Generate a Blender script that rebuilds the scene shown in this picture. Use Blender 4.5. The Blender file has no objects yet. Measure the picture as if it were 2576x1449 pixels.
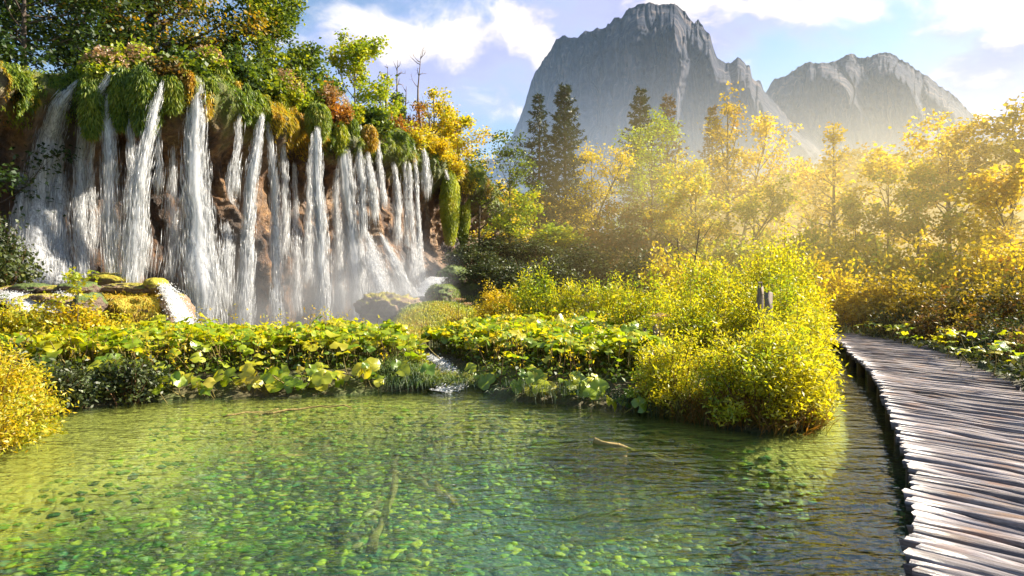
import bpy, math, random
import numpy as np
from mathutils import Vector, Matrix

# ------------------------------------------------------------------ camera
SC = bpy.context.scene
COL = SC.collection
FPX, EYE = 600.0, 2.2
cam = bpy.data.cameras.new('camera')
cam.sensor_width = 36.0
cam.lens = FPX / 1024 * 36.0
cam.clip_start = 0.05
cam.clip_end = 6000
co = bpy.data.objects.new('camera', cam)
co.location = (0, 0, EYE)
co.rotation_euler = (math.radians(90), 0, 0)
COL.objects.link(co)
SC.camera = co

# ------------------------------------------------------------------ sun, sky, exposure
SUN_AZ, SUN_EL = math.radians(70), math.radians(37)       # azimuth clockwise from +Y
SUN = Vector((math.sin(SUN_AZ) * math.cos(SUN_EL), math.cos(SUN_AZ) * math.cos(SUN_EL), math.sin(SUN_EL)))
sl = bpy.data.lights.new('sun', 'SUN')
sl.energy = 5.0
sl.angle = math.radians(0.6)
sl.color = (1.0, 0.90, 0.74)
so = bpy.data.objects.new('sun', sl)
so.rotation_euler = (-SUN).to_track_quat('-Z', 'Y').to_euler()
so.location = (60, 20, 60)
COL.objects.link(so)

VS = SC.view_settings
VS.view_transform = 'Standard'
VS.look = 'None'
VS.exposure = 1.65
VS.gamma = 1.0
VS.use_curve_mapping = False
CY = SC.cycles
CY.use_denoising = True
try:
    CY.denoiser = 'OPENIMAGEDENOISE'
    CY.denoising_input_passes = 'RGB_ALBEDO_NORMAL'
    CY.denoising_prefilter = 'ACCURATE'
except Exception:
    pass
CY.max_bounces = 7
CY.diffuse_bounces = 3
CY.glossy_bounces = 3
CY.transmission_bounces = 5
CY.transparent_max_bounces = 12
CY.volume_bounces = 0
CY.caustics_reflective = False
CY.caustics_refractive = False
CY.sample_clamp_indirect = 6.0
CY.blur_glossy = 0.5

def nn(nt, kind, props=None, **ins):
    """add a node; inputs by name (spaces as _) or by index i0, i1 ..; a socket value links"""
    n = nt.nodes.new('ShaderNode' + kind)
    for k, v in (props or {}).items():
        setattr(n, k, v)
    for k, v in ins.items():
        if k[0] == 'i' and k[1:].isdigit():
            s = n.inputs[int(k[1:])]
        else:
            s = n.inputs[k.replace('_', ' ')]
        if isinstance(v, bpy.types.NodeSocket):
            nt.links.new(v, s)
        else:
            if s.type == 'RGBA' and len(v) == 3:
                v = (*v, 1.0)
            s.default_value = v
    return n

def math_(nt, op, a, b=0.0, c=None, clamp=False):
    kw = dict(i0=a, i1=b)
    if c is not None:
        kw['i2'] = c
    return nn(nt, 'Math', dict(operation=op, use_clamp=clamp), **kw).outputs[0]

def vmath(nt, op, a, b=None, scale=None):
    n = nt.nodes.new('ShaderNodeVectorMath')
    n.operation = op
    for i, v in ((0, a), (1, b)):
        if v is None:
            continue
        if isinstance(v, bpy.types.NodeSocket):
            nt.links.new(v, n.inputs[i])
        else:
            n.inputs[i].default_value = v
    if scale is not None:
        n.inputs['Scale'].default_value = scale
    return n

def ramp(nt, fac, stops, interp='LINEAR'):
    n = nt.nodes.new('ShaderNodeValToRGB')
    nt.links.new(fac, n.inputs[0])
    cr = n.color_ramp
    cr.interpolation = interp
    while len(cr.elements) > 1:
        cr.elements.remove(cr.elements[-1])
    cr.elements[0].position = stops[0][0]
    cr.elements[0].color = (*stops[0][1], 1)
    for p, c in stops[1:]:
        e = cr.elements.new(p)
        e.color = (*c, 1)
    return n.outputs[0]

def g3(v):
    return (v, v, v)

def mixc(nt, fac, a, b, blend='MIX'):
    n = nt.nodes.new('ShaderNodeMix')
    n.data_type = 'RGBA'
    n.blend_type = blend
    for i, v in ((0, fac), (6, a), (7, b)):
        if isinstance(v, bpy.types.NodeSocket):
            nt.links.new(v, n.inputs[i])
        else:
            n.inputs[i].default_value = v if i == 0 else (*v, 1)
    return n.outputs[2]

def smooth_(nt, x, a, b, lo=0.0, hi=1.0):
    n = nt.nodes.new('ShaderNodeMapRange')
    n.interpolation_type = 'SMOOTHSTEP'
    nt.links.new(x, n.inputs[0])
    n.inputs[1].default_value = a
    n.inputs[2].default_value = b
    n.inputs[3].default_value = lo
    n.inputs[4].default_value = hi
    return n.outputs[0]

def build_world():
    W = bpy.data.worlds.new('World')
    SC.world = W
    W.use_nodes = True
    W.cycles.sampling_method = 'MANUAL'
    W.cycles.sample_map_resolution = 512
    nt = W.node_tree
    nt.nodes.clear()
    out = nn(nt, 'OutputWorld')
    sky = nn(nt, 'TexSky', dict(sky_type='NISHITA', sun_disc=False, sun_elevation=SUN_EL, sun_rotation=SUN_AZ,
                                altitude=600, air_density=1.25, dust_density=1.2, ozone_density=2.5))
    tc = nn(nt, 'TexCoord').outputs['Generated']
    d = vmath(nt, 'NORMALIZE', tc).outputs[0]
    sep = nn(nt, 'SeparateXYZ', i0=d)
    x, y, z = sep.outputs
    # azimuth (radians clockwise from +Y) and elevation
    az = math_(nt, 'ARCTAN2', x, y)
    el = math_(nt, 'ARCSINE', z)
    # fine billowy noise on the sphere
    warp = nn(nt, 'TexNoise', dict(noise_dimensions='3D'), Vector=d, Scale=5.0, Detail=3.0, Roughness=0.5)
    wv = vmath(nt, 'SUBTRACT', warp.outputs['Color'], (0.5, 0.5, 0.5)).outputs[0]
    wv = vmath(nt, 'SCALE', wv, scale=0.10).outputs[0]
    pos = vmath(nt, 'ADD', d, wv).outputs[0]
    pos = vmath(nt, 'MULTIPLY', pos, (1.0, 1.0, 1.7)).outputs[0]

    def cloud_density(p, az_, el_, detail):
        fine = nn(nt, 'TexNoise', dict(noise_dimensions='3D'), Vector=p, Scale=9.0, Detail=detail, Roughness=0.58).outputs[0]
        big = nn(nt, 'TexNoise', dict(noise_dimensions='3D'), Vector=p, Scale=2.3, Detail=1.0, Roughness=0.5).outputs[0]
        # cloud banks of this sky: azimuth, elevation, half width, half height (radians)
        banks = [(-0.12, 0.36, 0.20, 0.085), (0.03, 0.385, 0.13, 0.085), (0.33, 0.415, 0.25, 0.075), (0.17, 0.47, 0.17, 0.06), (0.70, 0.30, 0.11, 0.13),
                 (1.5, 0.42, 0.3, 0.11), (2.3, 0.30, 0.3, 0.1), (-0.8, 0.55, 0.3, 0.12), (-1.9, 0.40, 0.4, 0.12), (0.2, 0.9, 0.4, 0.14)]
        acc = None
        for a0, e0, wa, we in banks:
            da = math_(nt, 'DIVIDE', math_(nt, 'SUBTRACT', az_, a0), wa)
            de = math_(nt, 'DIVIDE', math_(nt, 'SUBTRACT', el_, e0), we)
            r2 = math_(nt, 'ADD', math_(nt, 'MULTIPLY', da, da), math_(nt, 'MULTIPLY', de, de))
            v = math_(nt, 'EXPONENT', math_(nt, 'MULTIPLY', r2, -0.9))
            acc = v if acc is None else math_(nt, 'MAXIMUM', acc, v)
        s = math_(nt, 'MULTIPLY_ADD', fine, 1.25, math_(nt, 'MULTIPLY_ADD', acc, 0.72, -0.62))
        s = math_(nt, 'MULTIPLY_ADD', big, 0.35, math_(nt, 'SUBTRACT', s, 0.175))
        return s
    dens = cloud_density(pos, az, el, 8.0)
    # the same field a little towards the sun: its difference gives lit and shaded sides
    az2 = math_(nt, 'ADD', az, 0.045)
    el2 = math_(nt, 'ADD', el, 0.035)
    pos2 = vmath(nt, 'ADD', pos, (0.035, -0.008, 0.05)).outputs[0]
    dens2 = cloud_density(pos2, az2, el2, 6.0)
    cover = smooth_(nt, dens, 0.06, 0.62)
    lit = smooth_(nt, math_(nt, 'SUBTRACT', dens, dens2), -0.08, 0.28)
    thick = smooth_(nt, dens, 0.25, 0.75, 1.0, 0.78)
    shade = mixc(nt, lit, (4.0, 4.1, 6.8), (9.4, 8.3, 7.5))
    shade = mixc(nt, 1.0, shade, nn(nt, 'CombineXYZ', i0=thick, i1=thick, i2=thick).outputs[0], 'MULTIPLY')
    up = smooth_(nt, z, -0.02, 0.12)
    cover = math_(nt, 'MULTIPLY', math_(nt, 'MULTIPLY', cover, up), 0.93)
    colr = mixc(nt, cover, sky.outputs[0], shade)
    bg = nn(nt, 'Background', Color=colr, Strength=0.060)
    nt.links.new(bg.outputs[0], out.inputs[0])
build_world()

# ------------------------------------------------------------------ small helpers
K = 2.515625                                   # the photo was measured on a 2576 px wide view
def at(x, y, Y):
    return np.array([(x / K - 512) / FPX * Y, Y, EYE - (y / K - 288) / FPX * Y])

def _h(ix, iy, iz, seed):
    h = (ix.astype(np.int64) * 374761393 + iy.astype(np.int64) * 668265263 + iz.astype(np.int64) * 2147483647 + seed * 974711) & 0xffffffff
    h = ((h ^ (h >> 13)) * 1274126177) & 0xffffffff
    h = ((h ^ (h >> 16)) * 2246822519) & 0xffffffff
    return ((h ^ (h >> 15)) & 0xffffff) / float(0xffffff)

def vnoise(x, y, z=0.0, seed=0):
    x, y, z = np.broadcast_arrays(np.asarray(x, float), np.asarray(y, float), np.asarray(z, float))
    ix, iy, iz = np.floor(x), np.floor(y), np.floor(z)
    fx, fy, fz = x - ix, y - iy, z - iz
    fx, fy, fz = [f * f * f * (f * (f * 6 - 15) + 10) for f in (fx, fy, fz)]
    r = 0
    for dx in (0, 1):
        for dy in (0, 1):
            for dz in (0, 1):
                w = (fx if dx else 1 - fx) * (fy if dy else 1 - fy) * (fz if dz else 1 - fz)
                r = r + w * _h(ix + dx, iy + dy, iz + dz, seed)
    return r * 2 - 1

def fbm(x, y, z=0.0, o=4, seed=0, gain=0.5, ridged=False):
    a, s, r = 1.0, 0.0, 0.0
    f = 1.0
    for i in range(o):
        n = vnoise(np.asarray(x) * f, np.asarray(y) * f, np.asarray(z) * f, seed + i * 17)
        if ridged:
            n = 1 - 2 * np.abs(n)
        r = r + a * n
        s += a
        a *= gain
        f *= 2.03
    return r / s

def sstep(a, b, x):
    t = np.clip((x - a) / (b - a), 0, 1)
    return t * t * (3 - 2 * t)

def poly_sd(x, y, P):
    """signed distance to polygon P, positive inside"""
    x = np.asarray(x, float); y = np.asarray(y, float)
    d = np.full(x.shape, 1e18)
    ins = np.zeros(x.shape, bool)
    n = len(P)
    for i in range(n):
        ax, ay = P[i]; bx, by = P[(i + 1) % n]
        ex, ey = bx - ax, by - ay
        t = np.clip(((x - ax) * ex + (y - ay) * ey) / (ex * ex + ey * ey), 0, 1)
        d = np.minimum(d, (x - ax - t * ex) ** 2 + (y - ay - t * ey) ** 2)
        c = ((ay > y) != (by > y)) & (x < (bx - ax) * (y - ay) / ((by - ay) if by != ay else 1e-9) + ax)
        ins ^= c
    return np.where(ins, 1, -1) * np.sqrt(d)

class MB:
    """collects verts and faces (tri / quad arrays) for ONE mesh object"""
    def __init__(s):
        s.v, s.f, s.m, s.n = [], [], [], 0
    def add(s, v, f, m=0):
        v = np.asarray(v, float).reshape(-1, 3)
        f = np.asarray(f, int)
        s.v.append(v)
        s.f.append(f + s.n)
        s.m.append(m)
        s.n += len(v)
    def mesh(s, name, mats, smooth=False):
        me = bpy.data.meshes.new(name)
        V = np.concatenate(s.v)
        me.vertices.add(len(V))
        me.vertices.foreach_set('co', V.astype(np.float32).ravel())
        loops = np.concatenate([f.ravel() for f in s.f]).astype(np.int32)
        sizes = np.concatenate([np.full(len(f), f.shape[1], np.int32) for f in s.f])
        mi = np.concatenate([np.full(len(f), m, np.int32) for f, m in zip(s.f, s.m)])
        me.loops.add(len(loops))
        me.loops.foreach_set('vertex_index', loops)
        me.polygons.add(len(sizes))
        st = np.concatenate([[0], np.cumsum(sizes)[:-1]]).astype(np.int32)
        me.polygons.foreach_set('loop_start', st)
        me.polygons.foreach_set('loop_total', sizes)
        me.polygons.foreach_set('material_index', mi)
        if smooth:
            me.polygons.foreach_set('use_smooth', np.ones(len(sizes), bool))
        for m in (mats if isinstance(mats, (list, tuple)) else [mats]):
            me.materials.append(m)
        me.update(calc_edges=True)
        return me
    def obj(s, name, mats, parent=None, smooth=False):
        return link(name, s.mesh(name, mats, smooth), parent)

def link(name, me, parent=None, loc=None):
    o = bpy.data.objects.new(name, me)
    COL.objects.link(o)
    if parent is not None:
        o.parent = parent
    if loc is not None:
        o.location = loc
    return o

def tag(o, label=None, cat=None, group=None, kind=None):
    if label: o['label'] = label
    if cat: o['category'] = cat
    if group: o['group'] = group
    if kind: o['kind'] = kind
    return o

def thing(name, label, cat, loc, group=None, rz=0.0, scale=None):
    o = link(name, None, None, tuple(float(c) for c in loc))
    o.rotation_euler = (0, 0, rz)
    if scale is not None:
        o.scale = scale if isinstance(scale, (tuple, list)) else (scale,) * 3
    return tag(o, label, cat, group)

def copy_thing(src, loc, rz, scale, label=None, group=None):
    c = src.copy()
    COL.objects.link(c)
    c.location = tuple(float(v) for v in loc)
    c.rotation_euler = (0, 0, rz)
    c.scale = scale if isinstance(scale, (tuple, list)) else (scale,) * 3
    if label: c['label'] = label
    if group: c['group'] = group
    for ch in src.children:
        k = ch.copy()
        COL.objects.link(k)
        k.parent = c
    return c

def grid_faces(nu, nv, wrap=False):
    """verts indexed [i*nv + j], i < nu, j < nv"""
    iu = np.arange(nu if wrap else nu - 1)
    jv = np.arange(nv - 1)
    I, J = np.meshgrid(iu, jv, indexing='ij')
    I2 = (I + 1) % nu
    return np.stack([I * nv + J, I2 * nv + J, I2 * nv + J + 1, I * nv + J + 1], -1).reshape(-1, 4)

def tube(pts, rad, n=5):
    P = np.asarray(pts, float)
    m = len(P)
    R = np.broadcast_to(np.asarray(rad, float), (m,))
    T = np.gradient(P, axis=0)
    T /= np.linalg.norm(T, axis=1, keepdims=True) + 1e-9
    ref = np.where(np.abs(T[:, 2:3]) > 0.9, np.array([[1.0, 0, 0]]), np.array([[0, 0, 1.0]]))
    A = np.cross(T, ref)
    A /= np.linalg.norm(A, axis=1, keepdims=True) + 1e-9
    for i in range(1, m):                       # keep the frame from flipping
        if np.dot(A[i], A[i - 1]) < 0:
            A[i] = -A[i]
    B = np.cross(T, A)
    th = np.arange(n) / n * 2 * math.pi
    V = P[:, None, :] + R[:, None, None] * (np.cos(th)[None, :, None] * A[:, None, :] + np.sin(th)[None, :, None] * B[:, None, :])
    I, J = np.meshgrid(np.arange(m - 1), np.arange(n), indexing='ij')
    J2 = (J + 1) % n
    F = np.stack([I * n + J, I * n + J2, (I + 1) * n + J2, (I + 1) * n + J], -1).reshape(-1, 4)
    return V.reshape(-1, 3), F

def unit(a):
    return a / (np.linalg.norm(a, axis=-1, keepdims=True) + 1e-9)

def leaves(C, L, W, rng, up=0.8, axis=None, fold=0.12, spread=0.6):
    """one kite-shaped folded quad per centre"""
    n = len(C)
    L = np.broadcast_to(L, (n,)) * rng.uniform(0.7, 1.3, n)
    W = np.broadcast_to(W, (n,)) * rng.uniform(0.75, 1.25, n)
    N = unit(rng.normal(size=(n, 3)) + np.array([0, 0, up * 2]))
    A = rng.normal(size=(n, 3))
    if axis is not None:
        A = unit(axis) + spread * A
    A = unit(A - (A * N).sum(1, keepdims=True) * N)
    B = np.cross(N, A)
    V = np.empty((n, 4, 3))
    V[:, 0] = C
    V[:, 1] = C + A * (L * 0.45)[:, None] + B * (W * 0.5)[:, None] + N * (W * fold)[:, None]
    V[:, 2] = C + A * L[:, None] - N * (L * 0.08)[:, None]
    V[:, 3] = C + A * (L * 0.45)[:, None] - B * (W * 0.5)[:, None] + N * (W * fold)[:, None]
    return V.reshape(-1, 3), np.arange(n * 4).reshape(n, 4)

def blades(C, L, W, D, rng, bend=0.5):
    """grass blades: two quads and a tip, from C along D (n,3), drooping"""
    n = len(C)
    L = np.broadcast_to(L, (n,)) * rng.uniform(0.6, 1.4, n)
    D = unit(D)
    S = unit(np.cross(D, rng.normal(size=(n, 3))))
    g = np.array([0, 0, -1.0])
    p0 = C
    p1 = C + D * (L * 0.4)[:, None] + g * (L * 0.05 * bend)[:, None]
    p2 = C + D * (L * 0.75)[:, None] + g * (L * 0.25 * bend)[:, None]
    p3 = C + D * (L * 0.95)[:, None] + g * (L * 0.6 * bend)[:, None]
    w = S * W * 0.5
    V = np.stack([p0 - w, p0 + w, p1 - w, p1 + w, p2 - w * 0.7, p2 + w * 0.7, p3], 1)
    b = np.arange(n)[:, None] * 7
    q = np.concatenate([b + np.array([[0, 1, 3, 2]]), b + np.array([[2, 3, 5, 4]])])
    t = b + np.array([[4, 5, 6]])
    return V.reshape(-1, 3), q, t
# ------------------------------------------------------------------ materials
def newmat(name):
    m = bpy.data.materials.new(name)
    m.use_nodes = True
    nt = m.node_tree
    nt.nodes.clear()
    return m, nt, nn(nt, 'OutputMaterial')

def leaf_mat(name, cols, trans=0.45, gloss=0.03, rough=0.5, tcol=(1.25, 1.15, 0.55)):
    """thin leaf: reflects, glows when lit from behind, a little sheen; colour differs leaf by leaf"""
    m, nt, out = newmat(name)
    geo = nn(nt, 'NewGeometry')
    oi = nn(nt, 'ObjectInfo')
    pos = nn(nt, 'TexNoise', Vector=nn(nt, 'TexCoord').outputs['Object'], Scale=0.7, Detail=2.0).outputs[0]
    f = math_(nt, 'ADD', math_(nt, 'MULTIPLY', geo.outputs['Random Per Island'], 0.55), math_(nt, 'MULTIPLY_ADD', pos, 1.3, -0.42))
    f = math_(nt, 'ADD', f, math_(nt, 'MULTIPLY_ADD', oi.outputs['Random'], 0.2, -0.1), clamp=True)
    k = len(cols)
    c = ramp(nt, f, [(i / (k - 1), cols[i]) for i in range(k)])
    v = math_(nt, 'FRACT', math_(nt, 'MULTIPLY', geo.outputs['Random Per Island'], 57.3))
    v = math_(nt, 'MULTIPLY_ADD', v, 0.5, 0.75)
    c = mixc(nt, 1.0, c, nn(nt, 'CombineXYZ', i0=v, i1=v, i2=v).outputs[0], 'MULTIPLY')
    d = nn(nt, 'BsdfDiffuse', Color=c)
    t = nn(nt, 'BsdfTranslucent', Color=mixc(nt, 1.0, c, tcol, 'MULTIPLY'))
    a = nn(nt, 'MixShader', i0=trans, i1=d.outputs[0], i2=t.outputs[0])
    g = nn(nt, 'BsdfGlossy', Color=(1, 1, 1), Roughness=rough)
    b = nn(nt, 'MixShader', i0=gloss, i1=a.outputs[0], i2=g.outputs[0])
    nt.links.new(b.outputs[0], out.inputs[0])
    return m

YEL = (0.58, 0.455, 0.016); YG = (0.38, 0.40, 0.020); LIME = (0.25, 0.36, 0.02); GRN = (0.09, 0.16, 0.018)
DKG = (0.028, 0.060, 0.012); ORG = (0.50, 0.23, 0.02); BRN = (0.22, 0.11, 0.03); RED = (0.36, 0.12, 0.05)
OLV = (0.16, 0.15, 0.03)
M = {}
M['leaf_dark'] = leaf_mat('leaf_dark', [(0.012, 0.030, 0.008), DKG, (0.05, 0.085, 0.012), (0.15, 0.18, 0.02)], 0.35)
M['leaf_green'] = leaf_mat('leaf_green', [DKG, (0.06, 0.11, 0.012), (0.15, 0.21, 0.018), YG], 0.4)
M['leaf_yellowgreen'] = leaf_mat('leaf_yellowgreen', [GRN, LIME, YG, YEL], 0.45)
M['leaf_yellow'] = leaf_mat('leaf_yellow', [LIME, YG, YEL, (0.68, 0.42, 0.02)], 0.5)
M['leaf_gold'] = leaf_mat('leaf_gold', [YG, YEL, YEL, (0.62, 0.40, 0.02)], 0.5)
M['leaf_orange'] = leaf_mat('leaf_orange', [(0.26, 0.22, 0.02), (0.5, 0.33, 0.02), (0.58, 0.32, 0.02), ORG], 0.45)
M['leaf_autumn'] = leaf_mat('leaf_autumn', [(0.05, 0.09, 0.012), (0.13, 0.15, 0.02), (0.42, 0.27, 0.02), (0.55, 0.30, 0.02)], 0.45)
M['leaf_russet'] = leaf_mat('leaf_russet', [OLV, (0.30, 0.24, 0.03), (0.50, 0.38, 0.02), (0.46, 0.26, 0.03)], 0.45)
M['leaf_rust'] = leaf_mat('leaf_rust', [OLV, BRN, ORG, RED], 0.4)
M['leaf_brown'] = leaf_mat('leaf_brown', [(0.06, 0.06, 0.02), OLV, BRN, ORG], 0.35)
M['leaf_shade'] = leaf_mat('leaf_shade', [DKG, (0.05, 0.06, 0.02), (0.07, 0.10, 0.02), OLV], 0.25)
M['willow'] = leaf_mat('willow_leaf', [GRN, LIME, YG, (0.52, 0.49, 0.018), (0.60, 0.54, 0.02), (0.60, 0.50, 0.018)], 0.58, 0.03, 0.45)
M['needle'] = leaf_mat('spruce_needle', [(0.012, 0.028, 0.014), (0.02, 0.042, 0.02), (0.035, 0.06, 0.025), (0.06, 0.07, 0.03)], 0.15, 0.03)
M['needle_brown'] = leaf_mat('spruce_needle_brown', [(0.10, 0.06, 0.04), (0.16, 0.09, 0.05), (0.07, 0.06, 0.03), (0.22, 0.13, 0.07)], 0.2, 0.03)
M['moss_blade'] = leaf_mat('moss_blade', [(0.05, 0.10, 0.01), (0.11, 0.19, 0.015), (0.24, 0.30, 0.02), (0.34, 0.33, 0.03)], 0.4)
M['moss_gold'] = leaf_mat('moss_gold', [(0.22, 0.24, 0.015), (0.42, 0.36, 0.02), (0.52, 0.34, 0.02), (0.40, 0.20, 0.02)], 0.4)
M['moss_lime'] = leaf_mat('moss_lime', [(0.16, 0.24, 0.02), (0.30, 0.38, 0.02), (0.45, 0.48, 0.02), (0.5, 0.44, 0.03)], 0.45)
M['grass'] = leaf_mat('grass_blade', [(0.05, 0.10, 0.02), (0.10, 0.18, 0.02), (0.24, 0.28, 0.03), (0.38, 0.30, 0.06)], 0.4, 0.08)
M['grass_gold'] = leaf_mat('grass_gold_blade', [(0.26, 0.36, 0.04), (0.38, 0.44, 0.05), (0.48, 0.46, 0.05), (0.50, 0.32, 0.04)], 0.4, 0.05)
M['grass_teal'] = leaf_mat('sedge_blade', [(0.02, 0.05, 0.015), (0.04, 0.09, 0.02), (0.08, 0.13, 0.03), (0.14, 0.15, 0.04)], 0.3, 0.05)
M['flower'] = leaf_mat('flower_head', [(0.30, 0.20, 0.14), (0.42, 0.28, 0.20), (0.5, 0.34, 0.22), (0.36, 0.30, 0.14)], 0.3)
M['ivy'] = leaf_mat('ivy_leaf', [DKG, GRN, (0.10, 0.13, 0.02), LIME], 0.3)

def butterbur_mat():
    m, nt, out = newmat('butterbur_leaf')
    geo = nn(nt, 'NewGeometry')
    oi = nn(nt, 'ObjectInfo')
    tc = nn(nt, 'TexCoord').outputs['Object']
    r = math_(nt, 'FRACT', math_(nt, 'ADD', math_(nt, 'MULTIPLY', geo.outputs['Random Per Island'], 1.0), oi.outputs['Random']))
    c = ramp(nt, r, [(0.0, (0.14, 0.25, 0.012)), (0.4, (0.28, 0.38, 0.015)), (0.7, (0.42, 0.45, 0.02)), (0.95, (0.50, 0.46, 0.02)), (1.0, (0.42, 0.36, 0.04))])
    sp = nn(nt, 'TexNoise', Vector=tc, Scale=9.0, Detail=4.0).outputs[0]
    c = mixc(nt, smooth_(nt, sp, 0.66, 0.8, 0, 0.4), c, (0.30, 0.22, 0.03))
    d = nn(nt, 'BsdfDiffuse', Color=c)
    t = nn(nt, 'BsdfTranslucent', Color=mixc(nt, 1.0, c, (1.5, 1.35, 0.5), 'MULTIPLY'))
    a = nn(nt, 'MixShader', i0=0.48, i1=d.outputs[0], i2=t.outputs[0])
    bn = nn(nt, 'Bump', Strength=0.5, Distance=0.02, Height=nn(nt, 'TexNoise', Vector=tc, Scale=22.0, Detail=3.0).outputs[0]).outputs[0]
    g = nn(nt, 'BsdfGlossy', Color=(1, 1, 1), Roughness=0.38, Normal=bn)
    b = nn(nt, 'MixShader', i0=0.045, i1=a.outputs[0], i2=g.outputs[0])
    nt.links.new(b.outputs[0], out.inputs[0])
    return m
M['butterbur'] = butterbur_mat()

def bark_mat(name, a, b, scale=6.0):
    m, nt, out = newmat(name)
    tc = nn(nt, 'TexCoord').outputs['Object']
    mp = nn(nt, 'Mapping', Vector=tc, Scale=(scale, scale, scale * 0.25)).outputs[0]
    n = nn(nt, 'TexNoise', Vector=mp, Scale=1.5, Detail=5.0, Roughness=0.65).outputs[0]
    c = ramp(nt, n, [(0.3, a), (0.7, b)])
    bp = nn(nt, 'Bump', Strength=0.8, Distance=0.05, Height=n).outputs[0]
    p = nn(nt, 'BsdfPrincipled', Base_Color=c, Roughness=0.85, Normal=bp)
    nt.links.new(p.outputs[0], out.inputs[0])
    return m
M['bark'] = bark_mat('bark', (0.04, 0.028, 0.02), (0.12, 0.085, 0.06))
M['bark_pale'] = bark_mat('bark_pale', (0.12, 0.09, 0.07), (0.30, 0.24, 0.19))
M['twig'] = bark_mat('twig', (0.10, 0.05, 0.02), (0.24, 0.13, 0.05))
M['stem_green'] = bark_mat('leaf_stalk', (0.10, 0.10, 0.02), (0.22, 0.16, 0.04))

def rock_mat():
    m, nt, out = newmat('tufa_rock')
    tc = nn(nt, 'TexCoord').outputs['Object']
    sep = nn(nt, 'SeparateXYZ', i0=tc)
    st = nn(nt, 'Mapping', Vector=tc, Scale=(1.0, 1.0, 0.32)).outputs[0]
    n1 = nn(nt, 'TexNoise', Vector=st, Scale=0.9, Detail=6.0, Roughness=0.62).outputs[0]
    n2 = nn(nt, 'TexNoise', Vector=tc, Scale=4.5, Detail=6.0, Roughness=0.7).outputs[0]
    n3 = nn(nt, 'TexNoise', Vector=st, Scale=0.35, Detail=3.0).outputs[0]
    c = ramp(nt, n1, [(0.32, (0.016, 0.011, 0.009)), (0.44, (0.09, 0.042, 0.018)), (0.53, (0.26, 0.125, 0.045)), (0.63, (0.42, 0.25, 0.115)), (0.74, (0.14, 0.075, 0.04))])
    c = mixc(nt, smooth_(nt, n2, 0.42, 0.62, 0.55, 0.0), c, (0.035, 0.026, 0.022))
    c = mixc(nt, smooth_(nt, n3, 0.54, 0.66, 0.0, 0.45), c, (0.30, 0.22, 0.16))
    mz = math_(nt, 'MULTIPLY_ADD', n1, 5.0, sep.outputs[2])
    c = mixc(nt, smooth_(nt, mz, 10.6, 12.2, 0, 0.9), c, mixc(nt, n2, (0.03, 0.07, 0.01), (0.22, 0.24, 0.02)))
    bn = math_(nt, 'ADD', n2, math_(nt, 'MULTIPLY', n1, 1.5))
    bp = nn(nt, 'Bump', Strength=1.0, Distance=0.28, Height=bn).outputs[0]
    p = nn(nt, 'BsdfPrincipled', Base_Color=c, Roughness=0.55, Normal=bp)
    p.inputs['Specular IOR Level'].default_value = 0.45
    nt.links.new(p.outputs[0], out.inputs[0])
    return m
M['rock'] = rock_mat()

def mossy_mat(name, rockc, moss_a, moss_b, cut=0.1, scale=1.0):
    m, nt, out = newmat(name)
    tc = nn(nt, 'TexCoord').outputs['Object']
    geo = nn(nt, 'NewGeometry')
    nz = nn(nt, 'SeparateXYZ', i0=geo.outputs['Normal']).outputs[2]
    n1 = nn(nt, 'TexNoise', Vector=tc, Scale=2.2 * scale, Detail=5.0, Roughness=0.65).outputs[0]
    n2 = nn(nt, 'TexNoise', Vector=tc, Scale=9.0 * scale, Detail=5.0, Roughness=0.7).outputs[0]
    rc = mixc(nt, n2, tuple(v * 0.45 for v in rockc), tuple(min(1, v * 1.5) for v in rockc))
    mc = mixc(nt, smooth_(nt, n2, 0.3, 0.7), moss_a, moss_b)
    f = smooth_(nt, math_(nt, 'ADD', nz, math_(nt, 'MULTIPLY_ADD', n1, 2.4, -1.2)), cut - 0.15, cut + 0.2)
    c = mixc(nt, f, rc, mc)
    bp = nn(nt, 'Bump', Strength=1.0, Distance=0.09, Height=math_(nt, 'ADD', n2, n1)).outputs[0]
    p = nn(nt, 'BsdfPrincipled', Base_Color=c, Roughness=0.75, Normal=bp)
    nt.links.new(p.outputs[0], out.inputs[0])
    return m
M['mossy'] = mossy_mat('mossy_rock', (0.26, 0.17, 0.10), (0.34, 0.24, 0.02), (0.46, 0.40, 0.025), -0.25)
M['mossy_dark'] = mossy_mat('mossy_boulder', (0.16, 0.11, 0.08), (0.05, 0.09, 0.02), (0.14, 0.18, 0.03), 0.15)
M['wet_stone'] = mossy_mat('wet_stone', (0.26, 0.17, 0.11), (0.22, 0.20, 0.03), (0.40, 0.34, 0.03), 0.75)
M['moss_mass'] = mossy_mat('moss_mass', (0.05, 0.06, 0.02), (0.05, 0.10, 0.01), (0.16, 0.22, 0.02), -0.9)

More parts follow.
